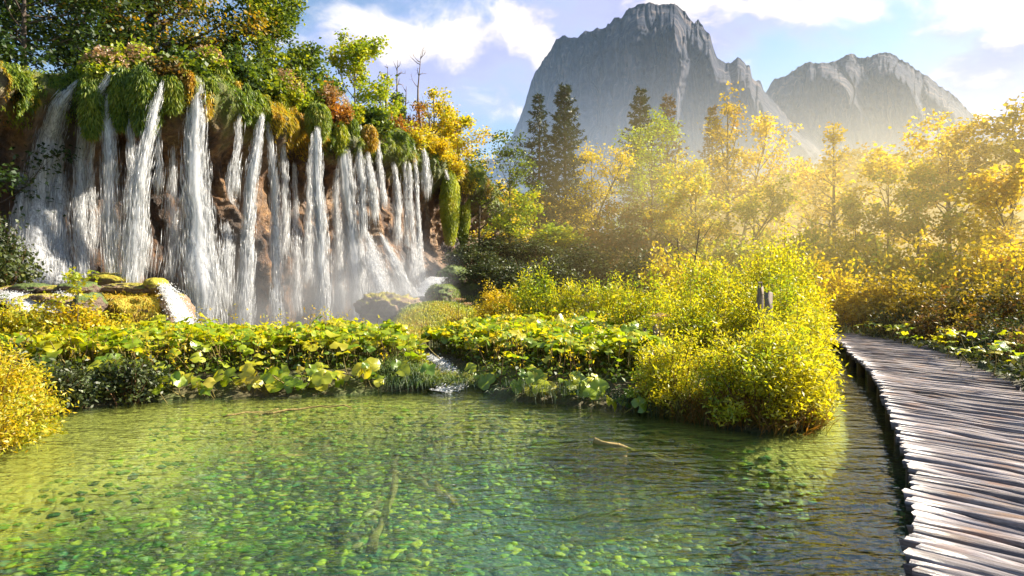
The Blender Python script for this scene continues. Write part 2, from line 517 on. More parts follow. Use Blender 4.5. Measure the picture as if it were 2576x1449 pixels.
def ground_mat():
    m, nt, out = newmat('ground')
    geo = nn(nt, 'NewGeometry')
    P = geo.outputs['Position']
    z = nn(nt, 'SeparateXYZ', i0=P).outputs[2]
    n1 = nn(nt, 'TexNoise', Vector=P, Scale=0.9, Detail=6.0, Roughness=0.65).outputs[0]
    n2 = nn(nt, 'TexNoise', Vector=P, Scale=6.0, Detail=5.0).outputs[0]
    soil = ramp(nt, n1, [(0.3, (0.035, 0.026, 0.015)), (0.5, (0.07, 0.06, 0.02)), (0.65, (0.08, 0.11, 0.02)), (0.8, (0.16, 0.14, 0.03))])
    # the pond bed: algae-covered pebbles
    dist = vmath(nt, 'SCALE', vmath(nt, 'SUBTRACT', nn(nt, 'TexNoise', Vector=P, Scale=3.0, Detail=2.0).outputs['Color'], (0.5, 0.5, 0.5)).outputs[0], scale=0.35).outputs[0]
    Q = vmath(nt, 'ADD', P, dist).outputs[0]
    vo = nn(nt, 'TexVoronoi', dict(feature='F1'), Vector=Q, Scale=8.5, Randomness=1.0)
    cs = nn(nt, 'SeparateColor', i0=vo.outputs['Color'])
    bed = ramp(nt, cs.outputs[0], [(0.0, (0.006, 0.02, 0.008)), (0.28, (0.03, 0.13, 0.012)), (0.48, (0.19, 0.36, 0.012)), (0.66, (0.50, 0.54, 0.015)), (0.80, (0.03, 0.24, 0.12)), (1.0, (0.6, 0.54, 0.16))], 'LINEAR')
    edge = smooth_(nt, vo.outputs['Distance'], 0.2, 0.6, 1.0, 0.10)
    bed = mixc(nt, 1.0, bed, nn(nt, 'CombineXYZ', i0=edge, i1=edge, i2=edge).outputs[0], 'MULTIPLY')
    big = nn(nt, 'TexNoise', Vector=P, Scale=0.35, Detail=3.0).outputs[0]
    bed = mixc(nt, smooth_(nt, big, 0.52, 0.70, 0, 0.5), bed, mixc(nt, n2, (0.36, 0.34, 0.05), (0.60, 0.52, 0.12)))
    shallow = smooth_(nt, z, -0.72, -0.3)
    bed = mixc(nt, shallow, bed, mixc(nt, n2, (0.30, 0.21, 0.03), (0.62, 0.46, 0.10)))
    deep = smooth_(nt, z, -1.25, -0.75)
    bed = mixc(nt, deep, mixc(nt, n2, (0.015, 0.035, 0.025), (0.07, 0.13, 0.06)), bed)
    c = mixc(nt, smooth_(nt, z, -0.11, -0.05), bed, soil)
    hb = math_(nt, 'ADD', n2, math_(nt, 'MULTIPLY', vo.outputs['Distance'], -1.0))
    bp = nn(nt, 'Bump', Strength=0.8, Distance=0.06, Height=hb).outputs[0]
    p = nn(nt, 'BsdfPrincipled', Base_Color=c, Roughness=0.85, Normal=bp)
    nt.links.new(p.outputs[0], out.inputs[0])
    return m
M['ground'] = ground_mat()

def pebble_mat():
    m, nt, out = newmat('algae_pebble')
    geo = nn(nt, 'NewGeometry')
    bigp = nn(nt, 'TexNoise', Vector=geo.outputs['Position'], Scale=0.8, Detail=4.0).outputs[0]
    r = math_(nt, 'ADD', math_(nt, 'MULTIPLY', geo.outputs['Random Per Island'], 0.62), math_(nt, 'MULTIPLY_ADD', bigp, 1.7, -0.68), clamp=True)
    c = ramp(nt, r, [(0.0, (0.006, 0.014, 0.006)), (0.25, (0.015, 0.05, 0.012)), (0.42, (0.07, 0.19, 0.015)), (0.56, (0.32, 0.42, 0.02)), (0.70, (0.56, 0.52, 0.03)), (0.82, (0.03, 0.13, 0.07)), (0.92, (0.16, 0.10, 0.03)), (1.0, (0.45, 0.38, 0.14))])
    n = nn(nt, 'TexNoise', Vector=geo.outputs['Position'], Scale=14.0, Detail=3.0).outputs[0]
    v = math_(nt, 'MULTIPLY_ADD', n, 1.0, 0.5)
    c = mixc(nt, 1.0, c, nn(nt, 'CombineXYZ', i0=v, i1=v, i2=v).outputs[0], 'MULTIPLY')
    p = nn(nt, 'BsdfPrincipled', Base_Color=c, Roughness=0.8)
    nt.links.new(p.outputs[0], out.inputs[0])
    return m
M['pebble'] = pebble_mat()

def water_mat(name, tint, clear=0.5, bump=0.09, ripple=1.0, rough=0.015):
    m, nt, out = newmat(name)
    P = nn(nt, 'NewGeometry').outputs['Position']
    mp = nn(nt, 'Mapping', Vector=P, Rotation=(0, 0, math.radians(-14)), Scale=(1.0, 2.3, 1.0)).outputs[0]
    n1 = nn(nt, 'TexNoise', Vector=mp, Scale=1.5 * ripple, Detail=3.0, Roughness=0.55, Distortion=0.6).outputs[0]
    n2 = nn(nt, 'TexNoise', Vector=mp, Scale=4.6 * ripple, Detail=2.0, Roughness=0.5, Distortion=0.4).outputs[0]
    h = math_(nt, 'MULTIPLY_ADD', n2, 0.38, n1)
    nb = nn(nt, 'Bump', Strength=1.0, Distance=bump, Height=h).outputs[0]
    inc = nn(nt, 'NewGeometry').outputs['Incoming']
    cosi = math_(nt, 'ABSOLUTE', vmath(nt, 'DOT_PRODUCT', inc, nb).outputs['Value'])
    fr = math_(nt, 'MULTIPLY_ADD', math_(nt, 'POWER', math_(nt, 'SUBTRACT', 1.0, cosi, clamp=True), 5.0), 0.95, 0.05)
    tr = nn(nt, 'BsdfTransparent', Color=tint)
    rf = nn(nt, 'BsdfRefraction', Color=tint, Roughness=0.0, IOR=1.33, Normal=nb)
    under = nn(nt, 'MixShader', i0=clear, i1=rf.outputs[0], i2=tr.outputs[0])
    gl = nn(nt, 'BsdfGlossy', Color=(1, 1, 1), Roughness=rough, Normal=nb)
    mx = nn(nt, 'MixShader', i0=fr, i1=under.outputs[0], i2=gl.outputs[0])
    nt.links.new(mx.outputs[0], out.inputs[0])
    return m
M['pond'] = water_mat('pond_water', (0.80, 1.0, 0.90), 0.62, 0.048)
M['pool'] = water_mat('pool_water', (0.72, 0.90, 0.88), 0.5, 0.06, 1.6, 0.06)

def foam_mat():
    m, nt, out = newmat('white_water')
    geo = nn(nt, 'NewGeometry')
    d = nn(nt, 'BsdfDiffuse', Color=(0.95, 0.96, 0.97))
    t = nn(nt, 'BsdfTranslucent', Color=(0.95, 0.96, 0.97))
    a = nn(nt, 'MixShader', i0=0.5, i1=d.outputs[0], i2=t.outputs[0])
    g = nn(nt, 'BsdfGlossy', Color=(1, 1, 1), Roughness=0.25)
    b = nn(nt, 'MixShader', i0=0.12, i1=a.outputs[0], i2=g.outputs[0])
    tr = nn(nt, 'BsdfTransparent')
    f = math_(nt, 'MULTIPLY_ADD', geo.outputs['Random Per Island'], 0.55, 0.25)
    c = nn(nt, 'MixShader', i0=f, i1=b.outputs[0], i2=tr.outputs[0])
    nt.links.new(c.outputs[0], out.inputs[0])
    return m
M['foam'] = foam_mat()

def veil_mat(name, lo, hi, sx=7.0, sz=0.55, top=0.92):
    """falling sheet of water: streaky, partly see-through"""
    m, nt, out = newmat(name)
    P = nn(nt, 'NewGeometry').outputs['Position']
    mp = nn(nt, 'Mapping', Vector=P, Scale=(sx, sx, sz)).outputs[0]
    n1 = nn(nt, 'TexNoise', Vector=mp, Scale=1.0, Detail=5.0, Roughness=0.7, Distortion=0.3).outputs[0]
    mp2 = nn(nt, 'Mapping', Vector=P, Scale=(sx * 2.2, sx * 2.2, sz * 7)).outputs[0]
    n2 = nn(nt, 'TexNoise', Vector=mp2, Scale=1.0, Detail=4.0, Roughness=0.7).outputs[0]
    f = math_(nt, 'MULTIPLY_ADD', n2, 0.28, math_(nt, 'MULTIPLY', n1, 0.77))
    at_ = nn(nt, 'Attribute', dict(attribute_name='dens')).outputs['Fac']
    f = math_(nt, 'ADD', f, math_(nt, 'MULTIPLY_ADD', at_, 0.34, -0.24))
    f = smooth_(nt, f, lo, hi, 0.0, top)
    d = nn(nt, 'BsdfDiffuse', Color=(0.94, 0.95, 0.97))
    t = nn(nt, 'BsdfTranslucent', Color=(0.94, 0.95, 0.97))
    a = nn(nt, 'MixShader', i0=0.5, i1=d.outputs[0], i2=t.outputs[0])
    tr = nn(nt, 'BsdfTransparent')
    c = nn(nt, 'MixShader', i0=f, i1=tr.outputs[0], i2=a.outputs[0])
    nt.links.new(c.outputs[0], out.inputs[0])
    return m
M['veil'] = veil_mat('falling_water', 0.34, 0.72, 10.0, 0.5, 0.86)
M['rapids'] = veil_mat('rapid_water', 0.30, 0.60, 5.0, 2.0)

def wood_mat():
    m, nt, out = newmat('weathered_plank')
    tc = nn(nt, 'TexCoord').outputs['Object']
    oi = nn(nt, 'ObjectInfo').outputs['Random']
    off = nn(nt, 'CombineXYZ', i0=math_(nt, 'MULTIPLY', oi, 40.0), i1=0.0, i2=0.0).outputs[0]
    q = vmath(nt, 'ADD', tc, off).outputs[0]
    mp = nn(nt, 'Mapping', Vector=q, Scale=(1.3, 16.0, 16.0)).outputs[0]
    g = nn(nt, 'TexNoise', Vector=mp, Scale=1.6, Detail=6.0, Roughness=0.7).outputs[0]
    b = nn(nt, 'TexNoise', Vector=q, Scale=2.2, Detail=3.0).outputs[0]
    c = ramp(nt, g, [(0.28, (0.028, 0.022, 0.022)), (0.5, (0.165, 0.14, 0.142)), (0.72, (0.42, 0.39, 0.40))])
    c = mixc(nt, smooth_(nt, b, 0.5, 0.7, 0, 0.6), c, (0.24, 0.13, 0.07))
    v = math_(nt, 'MULTIPLY_ADD', oi, 0.6, 0.7)
    c = mixc(nt, 1.0, c, nn(nt, 'CombineXYZ', i0=v, i1=v, i2=v).outputs[0], 'MULTIPLY')
    bp = nn(nt, 'Bump', Strength=0.9, Distance=0.02, Height=g).outputs[0]
    p = nn(nt, 'BsdfPrincipled', Base_Color=c, Roughness=math_(nt, 'MULTIPLY_ADD', g, 0.35, 0.16), Normal=bp)
    nt.links.new(p.outputs[0], out.inputs[0])
    return m
M['wood'] = wood_mat()
M['wood_dark'] = bark_mat('wet_timber', (0.02, 0.014, 0.01), (0.07, 0.05, 0.035), 4.0)
M['log'] = bark_mat('sunken_log', (0.16, 0.11, 0.03), (0.36, 0.26, 0.08), 5.0)

def mountain_mat():
    m, nt, out = newmat('limestone')
    P = nn(nt, 'NewGeometry').outputs['Position']
    mp = nn(nt, 'Mapping', Vector=P, Scale=(0.030, 0.030, 0.006)).outputs[0]
    n1 = nn(nt, 'TexNoise', Vector=mp, Scale=1.0, Detail=8.0, Roughness=0.68).outputs[0]
    n2 = nn(nt, 'TexNoise', Vector=P, Scale=0.016, Detail=8.0, Roughness=0.7).outputs[0]
    mp3 = nn(nt, 'Mapping', Vector=P, Scale=(0.004, 0.004, 0.06)).outputs[0]
    n3 = nn(nt, 'TexNoise', Vector=mp3, Scale=1.0, Detail=4.0).outputs[0]
    c = ramp(nt, n1, [(0.36, (0.004, 0.007, 0.018)), (0.45, (0.016, 0.022, 0.046)), (0.54, (0.06, 0.065, 0.09)), (0.64, (0.22, 0.17, 0.15)), (0.76, (0.02, 0.026, 0.045))])  # dark bluish streaks put the shade of crevices into the rock colour
    c = mixc(nt, smooth_(nt, n3, 0.48, 0.62, 0, 0.3), c, (0.13, 0.10, 0.09))
    h = math_(nt, 'ADD', n1, n2)
    bp = nn(nt, 'Bump', Strength=1.0, Distance=30.0, Height=h).outputs[0]
    p = nn(nt, 'BsdfPrincipled', Base_Color=c, Roughness=0.9, Normal=bp)
    p.inputs['Specular IOR Level'].default_value = 0.1
    nt.links.new(p.outputs[0], out.inputs[0])
    return m
M['limestone'] = mountain_mat()
# ------------------------------------------------------------------ the lie of the land
CPX = np.array([-400, -250, -150, -100, 0, 100, 200, 250, 310, 370, 420, 460, 475, 484, 490], float)     # image column of the cliff foot
CPY = np.array([14.0, 15, 16, 18, 21, 22.5, 25, 27, 30, 35, 41, 47, 54, 62, 72], float)                  # and its distance
CPT = np.interp(CPX, [-150, 0, 79, 120, 195, 262, 318, 360, 413, 449, 475, 490], [9.0, 9.3, 9.8, 10.2, 10.5, 10.0, 10.1, 10.9, 11.5, 10.9, 10.4, 10])
def cliffY(px):
    return np.interp(px, CPX, CPY)
def cliff_top(px):
    return np.interp(px, [-150, 0, 79, 120, 195, 262, 318, 360, 413, 449, 475, 490], [9.0, 9.3, 9.8, 10.2, 10.5, 10.0, 10.1, 10.9, 11.5, 10.9, 10.4, 10])
def cliff_xy(px):
    Y = cliffY(px)
    return (px - 512) / FPX * Y, Y
_cx, _cy = cliff_xy(CPX)
CLIFF_POLY = list(zip(_cx, _cy)) + [(-6, 95), (-90, 110), (-120, 5)]
POND = [(-12, -8), (-12, 5), (-7.4, 6.4), (-7.0, 7.6), (-7.3, 8.8), (-8.6, 10.2), (-6.9, 11.7), (-6.2, 12), (-4.3, 12.2), (-2.4, 12.7),
        (-1.35, 13.1), (-0.9, 13.0), (-0.24, 11.8), (0.9, 11.3), (2.3, 10.65), (3.3, 9.4), (3.7, 9.0), (4.5, 9.3), (5.7, 11.6), (7.7, 15.5), (10.3, 19.6), (11.6, 22.6),
        (12.3, 22.2), (11.2, 18), (10.2, 14.6), (8.9, 11.6), (8.5, 9.2), (7.8, 6), (7.2, 3), (7, -8)]
POOL = [(-11.7, 25.5), (-10.2, 22.8), (-9.7, 19.6), (-8.6, 18.6), (-5.6, 19.4), (-4.6, 23), (-5.1, 27), (-6.5, 32), (-8.3, 36), (-12, 31)]
LEDGE = [(-30, 10.5), (-20, 12.5), (-14, 15.2), (-10.9, 17.6), (-10.3, 18.9), (-10.8, 21.5), (-12.2, 25), (-16, 27), (-30, 24)]
STREAM = np.array([(-1.15, 13.0), (-1.5, 14.2), (-2.4, 16.2), (-3.8, 18.2), (-5.6, 20.0)])
def seg_dist(x, y, L):
    d = np.full(np.shape(x), 1e9)
    for a, b in zip(L[:-1], L[1:]):
        e = b - a
        t = np.clip(((x - a[0]) * e[0] + (y - a[1]) * e[1]) / (e @ e), 0, 1)
        d = np.minimum(d, np.hypot(x - a[0] - t * e[0], y - a[1] - t * e[1]))
    return d

def H(x, y):
    x = np.asarray(x, float); y = np.asarray(y, float)
    z = 0.34 + 0.12 * fbm(x / 3, y / 3, 0, 3, 5)
    gauss = lambda cx, cy, rx, ry, h: h * np.exp(-((x - cx) / rx) ** 2 - ((y - cy) / ry) ** 2)
    z = z + gauss(0.8, 39, 6.0, 6.5, 4.0) + gauss(-3.0, 24.6, 3.0, 2.6, 1.25) + gauss(-2.2, 33, 3.5, 3, 1.2)
    z = z + gauss(9, 52, 12, 10, 2.5) + 0.02 * np.clip(y - 22, 0, 60) * sstep(-2, 6, x) + 0.05 * np.clip(x - 15, 0, 60) * sstep(80, 50, y)
    z = z + gauss(86, 165, 50, 40, 22) + gauss(-6, 150, 25, 30, 16) + gauss(150, 140, 50, 40, 22) + gauss(40, 210, 60, 40, 16)
    z = z + sstep(-0.2, 1.6, poly_sd(x, y, LEDGE)) * (2.05 - z) * 1.0
    z = z + sstep(1.6, 3.6, poly_sd(x, y, CLIFF_POLY)) * (10.3 + 0.06 * np.clip(-x - 8, 0, 40) - z)
    dU = poly_sd(x, y, POOL)
    z = z + sstep(-0.5, 1.2, dU) * (-0.35 - z) * (poly_sd(x, y, CLIFF_POLY) < 0.5)
    ds = seg_dist(x, y, STREAM)
    zs = 0.10 + 0.0 * x
    z = np.where(ds < 0.9, z + (np.minimum(z, zs) - z) * sstep(0.9, 0.35, ds), z)
    d = poly_sd(x, y, POND) + 0.12 * fbm(x * 1.2, y * 1.2, 0, 2, 9)
    depth = -0.14 - 0.75 * sstep(0.2, 3.6, d) - 0.75 * sstep(-1.5, 3.5, x) * sstep(0.4, 2.5, d) - 0.1 * fbm(x / 1.6, y / 1.6, 0, 2, 12) * sstep(0.5, 2, d)
    depth = depth + 0.42 * np.exp(-((x + 7.0) / 2.2) ** 2 - ((y - 8.6) / 2.6) ** 2)
    z = z - 0.24 * sstep(1.1, 0.1, -d) * (z < 0.9)
    z = z + sstep(-0.16, 0.14, d) * (np.minimum(depth, -0.12) - z)
    return z
def gz(x, y):
    return float(H(np.array([x]), np.array([y]))[0])

def make_ground():
    th = np.concatenate([np.linspace(-180, -52, 64, endpoint=False), np.linspace(-52, 52, 330, endpoint=False), np.linspace(52, 180, 64, endpoint=False)])
    th = np.radians(th)
    r = np.concatenate([[0.05], np.geomspace(0.8, 1850, 270)])
    T, R = np.meshgrid(th, r, indexing='ij')
    X, Y = R * np.sin(T), R * np.cos(T)
    Z = H(X, Y)
    b = MB()
    b.add(np.stack([X, Y, Z], -1), grid_faces(len(th), len(r), wrap=True))
    tag(b.obj('ground', M['ground'], smooth=True), kind='structure')
make_ground()

def water_sheet(name, poly, z, mat, step=None):
    b = MB()
    P = [(x, y, z) for x, y in reversed(poly)]
    me = bpy.data.meshes.new(name)
    me.from_pydata(P, [], [list(range(len(P)))])
    me.materials.append(mat)
    me.update()
    return tag(link(name, me), kind='structure')
water_sheet('pond_water', [(-14, -8), (-14, 13.4), (-2, 14.2), (-0.2, 13.6), (3, 12.4), (7.4, 16.6), (11, 23.8), (13, 23.4), (11.6, 16), (9.6, 9), (8.4, -8)], 0.0, M['pond'])
water_sheet('pool_water', [(-12.6, 26.5), (-10.9, 22), (-10.1, 18.4), (-5, 18.2), (-3.6, 23), (-4.4, 30), (-7.5, 38)], 0.30, M['pool'])

# ------------------------------------------------------------------ cliff
def cliff_off(px, z):
    """how far the rock stands out from the foot line"""
    px = np.asarray(px, float); z = np.asarray(z, float)
    X, Y = cliff_xy(px)
    top = cliff_top(px)
    v = z / top
    s = np.hypot(X + 18, Y - 20)
    o = 1.25 * fbm(X / 2.2, Y / 2.2, z / 4.5, 3, 31) + 0.5 * fbm(X / 0.9, Y / 0.9, z / 1.8, 4, 33, ridged=True) + 0.22 * fbm(X / 0.35, Y / 0.35, z / 0.45, 3, 35)
    o = o + 1.25 * sstep(0.72, 0.92, v + 0.05 * fbm(X / 1.2, Y / 1.2, 0, 2, 36)) * (1 - 0.3 * sstep(0.93, 1.02, v)) - 0.5 * np.exp(-((v - 0.66) / 0.12) ** 2)
    o = o + 0.55 * sstep(0.35, 0.0, v)
    o = o + 4.2 * sstep(0.56, 0.05, v) * np.exp(-((px - 398) / 34) ** 2)           # apron of stepped rock below the far falls
    o = o + 0.9 * sstep(0.75, 0.1, v) * np.exp(-((px - 20) / 75) ** 2)             # the broad near fall leans on a ramp
    o = o - 1.1 * sstep(0.25, 0.75, v) * (1 - sstep(0.8, 0.95, v)) * np.exp(-((px - 285) / 26) ** 2)
    o = o + 1.3 * np.exp(-((px - 222 - (z - 4) * -10) / 16) ** 2) * np.exp(-((z - 3.6) / 1.9) ** 2)
    return o + 0.7

def cliff_normal(px):
    e = 2.0
    x0, y0 = cliff_xy(px - e); x1, y1 = cliff_xy(px + e)
    tx, ty = x1 - x0, y1 - y0
    L = np.hypot(tx, ty)
    return ty / L, -tx / L

def make_cliff():
    # columns evenly spread along the foot line
    pp = np.linspace(-250, 488, 4000)
    X, Y = cliff_xy(pp)
    s = np.concatenate([[0], np.cumsum(np.hypot(np.diff(X), np.diff(Y)))])
    nu = 620
    px = np.interp(np.linspace(0, s[-1], nu), s, pp)
    X, Y = cliff_xy(px)
    nx, ny = cliff_normal(px)
    k = np.ones(41) / 41
    pad = lambda a: np.convolve(np.pad(a, 20, mode='edge'), k, mode='valid')
    nx, ny = pad(nx), pad(ny)
    top = cliff_top(px)
    vv = np.linspace(-0.04, 1.0, 120)
    PX, V = np.meshgrid(px, vv, indexing='ij')
    Z = V * top[:, None]
    O = cliff_off(PX, Z)
    O = O * 1.0
    A = X[:, None] + nx[:, None] * O
    B = Y[:, None] + ny[:, None] * O
    rows = [np.stack([A, B, Z], -1)]
    last = O[:, -1]
    for kk, (back, up) in enumerate([(0.25, 0.14), (0.7, 0.24), (1.4, 0.30), (2.4, 0.34), (4.5, 0.36), (7.0, 0.2)]):
        o = last - back
        zz = top + up + 0.15 * fbm(X / 1.1, Y / 1.1, kk, 2, 40)
        rows.append(np.stack([X + nx * o, Y + ny * o, zz], -1)[:, None, :])
    V3 = np.concatenate(rows, 1)
    b = MB()
    b.add(V3, grid_faces(nu, V3.shape[1]))
    tag(b.obj('cliff', M['rock'], smooth=True), 'brown tufa cliff wall behind the waterfalls', kind='structure')
make_cliff()

def on_cliff(x, y, extra=0.25, lip=None):
    """point in front of the rock seen at photo pixel (x, y)"""
    px = x / K
    Y0 = float(cliffY(px))
    nx, ny = cliff_normal(np.array([px]))
    rx, ry = (px - 512) / FPX, 1.0
    Y = Y0
    for _ in range(4):
        z = EYE - (y / K - 288) / FPX * Y
        o = float(cliff_off(np.array([px]), np.array([z]))[0])
        if lip is not None:
            o = max(o, lip)
        o += extra
        Y = Y0 - o / max(0.35, -(nx[0] * rx + ny[0] * ry))
    return at(x, y, Y), o - extra

# ------------------------------------------------------------------ mountains
def make_mountain(name, label, Y0, prof, span, plan, ridges, seed, amp, zb=-25):
    px = np.linspace(span[0], span[1], 560)
    xs, ys = zip(*prof)
    py = np.interp(px, np.array(xs) / K, np.array(ys) / K)
    sc = Y0 / FPX
    X = (px - 512) * sc
    jag = 7.0 * fbm(X / 40, 0, 0, 3, seed) + 4.0 * fbm(X / 13, 0, 0, 3, seed + 3, ridged=True)
    ztop = EYE + (288 - py) * sc + jag - 2
    v = np.concatenate([np.linspace(0, 1, 230)])
    PXg, V = np.meshgrid(px, v, indexing='ij')
    Xg = (PXg - 512) * sc
    Z = zb + V * (ztop[:, None] - zb)
    # depth towards the camera
    D = (1 - V) ** 1.25 * 150
    D = D + np.interp(PXg, plan[0], plan[1]) * np.clip(1.15 - 0.5 * V, 0, 1)
    D = D + amp * (1.5 * fbm(Xg / 130, Z / 380, 0.3, 3, seed + 7) + 0.55 * fbm(Xg / 38 + 0.15 * Z / 45, Z / 200, 0.7, 4, seed + 11, ridged=True)
                   + 0.20 * fbm(Xg / 17, Z / 30, 0.2, 4, seed + 13, ridged=True) + 0.12 * fbm(Xg / 5, Z / 9, 0.1, 3, seed + 17))
    for (rx, ry, h, wl, wr) in ridges:
        yy = 288 - (Z - EYE) / sc
        c = np.interp(yy, np.array(ry) / K, np.array(rx) / K) + 3.0 * fbm(yy / 14, seed, 0, 3, seed + 21)
        t = PXg - c
        w = np.where(t < 0, 1 + t / wl, 1 - t / wr)
        D = D + 1.7 * h * np.clip(w, 0, 1) * sstep(np.array(ry)[0] / K - 14, np.array(ry)[0] / K + 10, yy)
    cn = fbm(Xg / 60 + 0.6 * fbm(Xg / 80, Z / 90, 0, 2, seed + 31), Z / 300, 0.4, 3, seed + 33)
    D = D - 1.15 * amp * np.exp(-(cn / 0.04) ** 2)                                       # deep vertical clefts
    cn = fbm(Xg / 15 + 0.5 * fbm(Xg / 30, Z / 50, 0, 2, seed + 35), Z / 150, 0.4, 3, seed + 37)
    D = D - 0.6 * amp * np.exp(-(cn / 0.05) ** 2)
    led = Z / 46 + 1.2 * fbm(Xg / 90, Z / 90, 0, 2, seed + 39)
    D = D - 7.0 * (led - np.floor(led)) ** 2                                              # broken ledges
    D = D * (0.25 + 0.75 * sstep(1.0, 0.90, V)) + 8 * fbm(Xg / 10, Z / 10, 0, 3, seed + 23)
    Yg = Y0 - D
    # keep the outline where the photo has it although the rock comes nearer
    f = Yg / Y0
    G = np.stack([Xg * f, Yg, EYE + (Z - EYE) * f], -1)
    back = []
    for kk in range(1, 9):
        t = kk / 8
        back.append(np.stack([X * (1 + 0.25 * t), np.full_like(X, Y0) + 240 * t, zb + (ztop - zb) * (1 - t) ** 0.9 + 6 * fbm(X / 30, kk, 0, 2, seed + 29)], -1)[:, None, :])
    V3 = np.concatenate([G] + back, 1)
    b = MB()
    b.add(V3, grid_faces(len(px), V3.shape[1]))
    return tag(b.obj(name, M['limestone'], smooth=True), label, kind='structure')

make_mountain('mountain', 'steep grey rock massif with a tall rugged summit', 1100,
    [(1150, 420), (1240, 395), (1285, 345), (1320, 262), (1335, 205), (1348, 172), (1385, 130), (1400, 102), (1420, 90), (1450, 86), (1480, 72), (1500, 66), (1520, 62), (1545, 45),
     (1562, 50), (1575, 28), (1592, 20), (1612, 12), (1640, 6), (1660, 9), (1690, 8), (1705, 14), (1722, 28), (1736, 44), (1746, 58), (1756, 46), (1768, 60), (1776, 76), (1787, 84),
     (1793, 110), (1803, 136), (1818, 150), (1832, 156), (1846, 150), (1858, 143), (1872, 152), (1886, 165), (1892, 196), (1904, 205), (1912, 200), (1920, 226), (1950, 262), (2000, 308), (2050, 352), (2120, 410), (2200, 450), (2260, 470)],
    (448, 905), ([448, 520, 560, 690, 700, 760, 905], [0, -20, 10, 190, 130, 150, 60]),
    [([1690, 1700, 1712, 1704, 1700], [20, 80, 160, 230, 420], 70, 60, 10),
     ([1790, 1812, 1840, 1880], [80, 170, 260, 420], 60, 26, 12),
     ([1856, 1890, 1905, 1960], [150, 220, 300, 440], 70, 24, 16),
     ([1930, 1990, 2060], [250, 330, 430], 60, 22, 26),
     ([1600, 1590, 1580], [40, 200, 400], 30, 40, 16)], 51, 46)
make_mountain('mountain', 'lower rounded grey rock massif with a long sloping shoulder', 1350,
    [(1800, 420), (1880, 300), (1930, 222), (1940, 204), (1952, 192), (1975, 188), (2000, 172), (2018, 160), (2034, 152), (2050, 160), (2075, 157), (2100, 148), (2118, 142), (2140, 138), (2170, 142),
     (2205, 136), (2230, 133), (2252, 140), (2275, 153), (2310, 172), (2345, 196), (2380, 222), (2410, 246), (2440, 282), (2470, 310), (2500, 335), (2560, 378), (2640, 430), (2800, 480)],
    (715, 1110), ([715, 770, 850, 870, 930, 1110], [40, 60, 190, 150, 190, 60]),
    [([2060, 2140, 2190, 2230], [160, 240, 330, 440], 60, 34, 12),
     ([2230, 2290, 2330, 2350], [140, 230, 320, 440], 70, 30, 10),
     ([2330, 2390, 2440], [190, 280, 420], 50, 20, 12),
     ([2440, 2460, 2480], [280, 330, 440], 40, 16, 14)], 77, 46)

# ------------------------------------------------------------------ waterfalls
def polyline(pts, t):
    P = np.asarray(pts, float)
    s = np.concatenate([[0], np.cumsum(np.linalg.norm(np.diff(P[:, :3], axis=0), axis=1))])
    s /= s[-1]
    return np.stack([np.interp(t, s, P[:, i]) for i in range(P.shape[1])], -1)

def drops(C, L, W, D, rng):
    """slender 3-sided spindles"""
    n = len(C)
    D = unit(D)
    A = unit(np.cross(D, rng.normal(size=(n, 3))))
    B = np.cross(D, A)
    V = np.empty((n, 5, 3))
    V[:, 0] = C - D * (L * 0.4)[:, None]
    V[:, 4] = C + D * (L * 0.6)[:, None]
    for k in range(3):
        a = k * 2.094
        V[:, 1 + k] = C + (A * math.cos(a) + B * math.sin(a)) * (W * 0.5)[:, None]
    f = np.array([[0, 2, 1], [0, 3, 2], [0, 1, 3], [4, 1, 2], [4, 2, 3], [4, 3, 1]])
    F = (np.arange(n)[:, None, None] * 5 + f[None]).reshape(-1, 3)
    return V.reshape(-1, 3), F

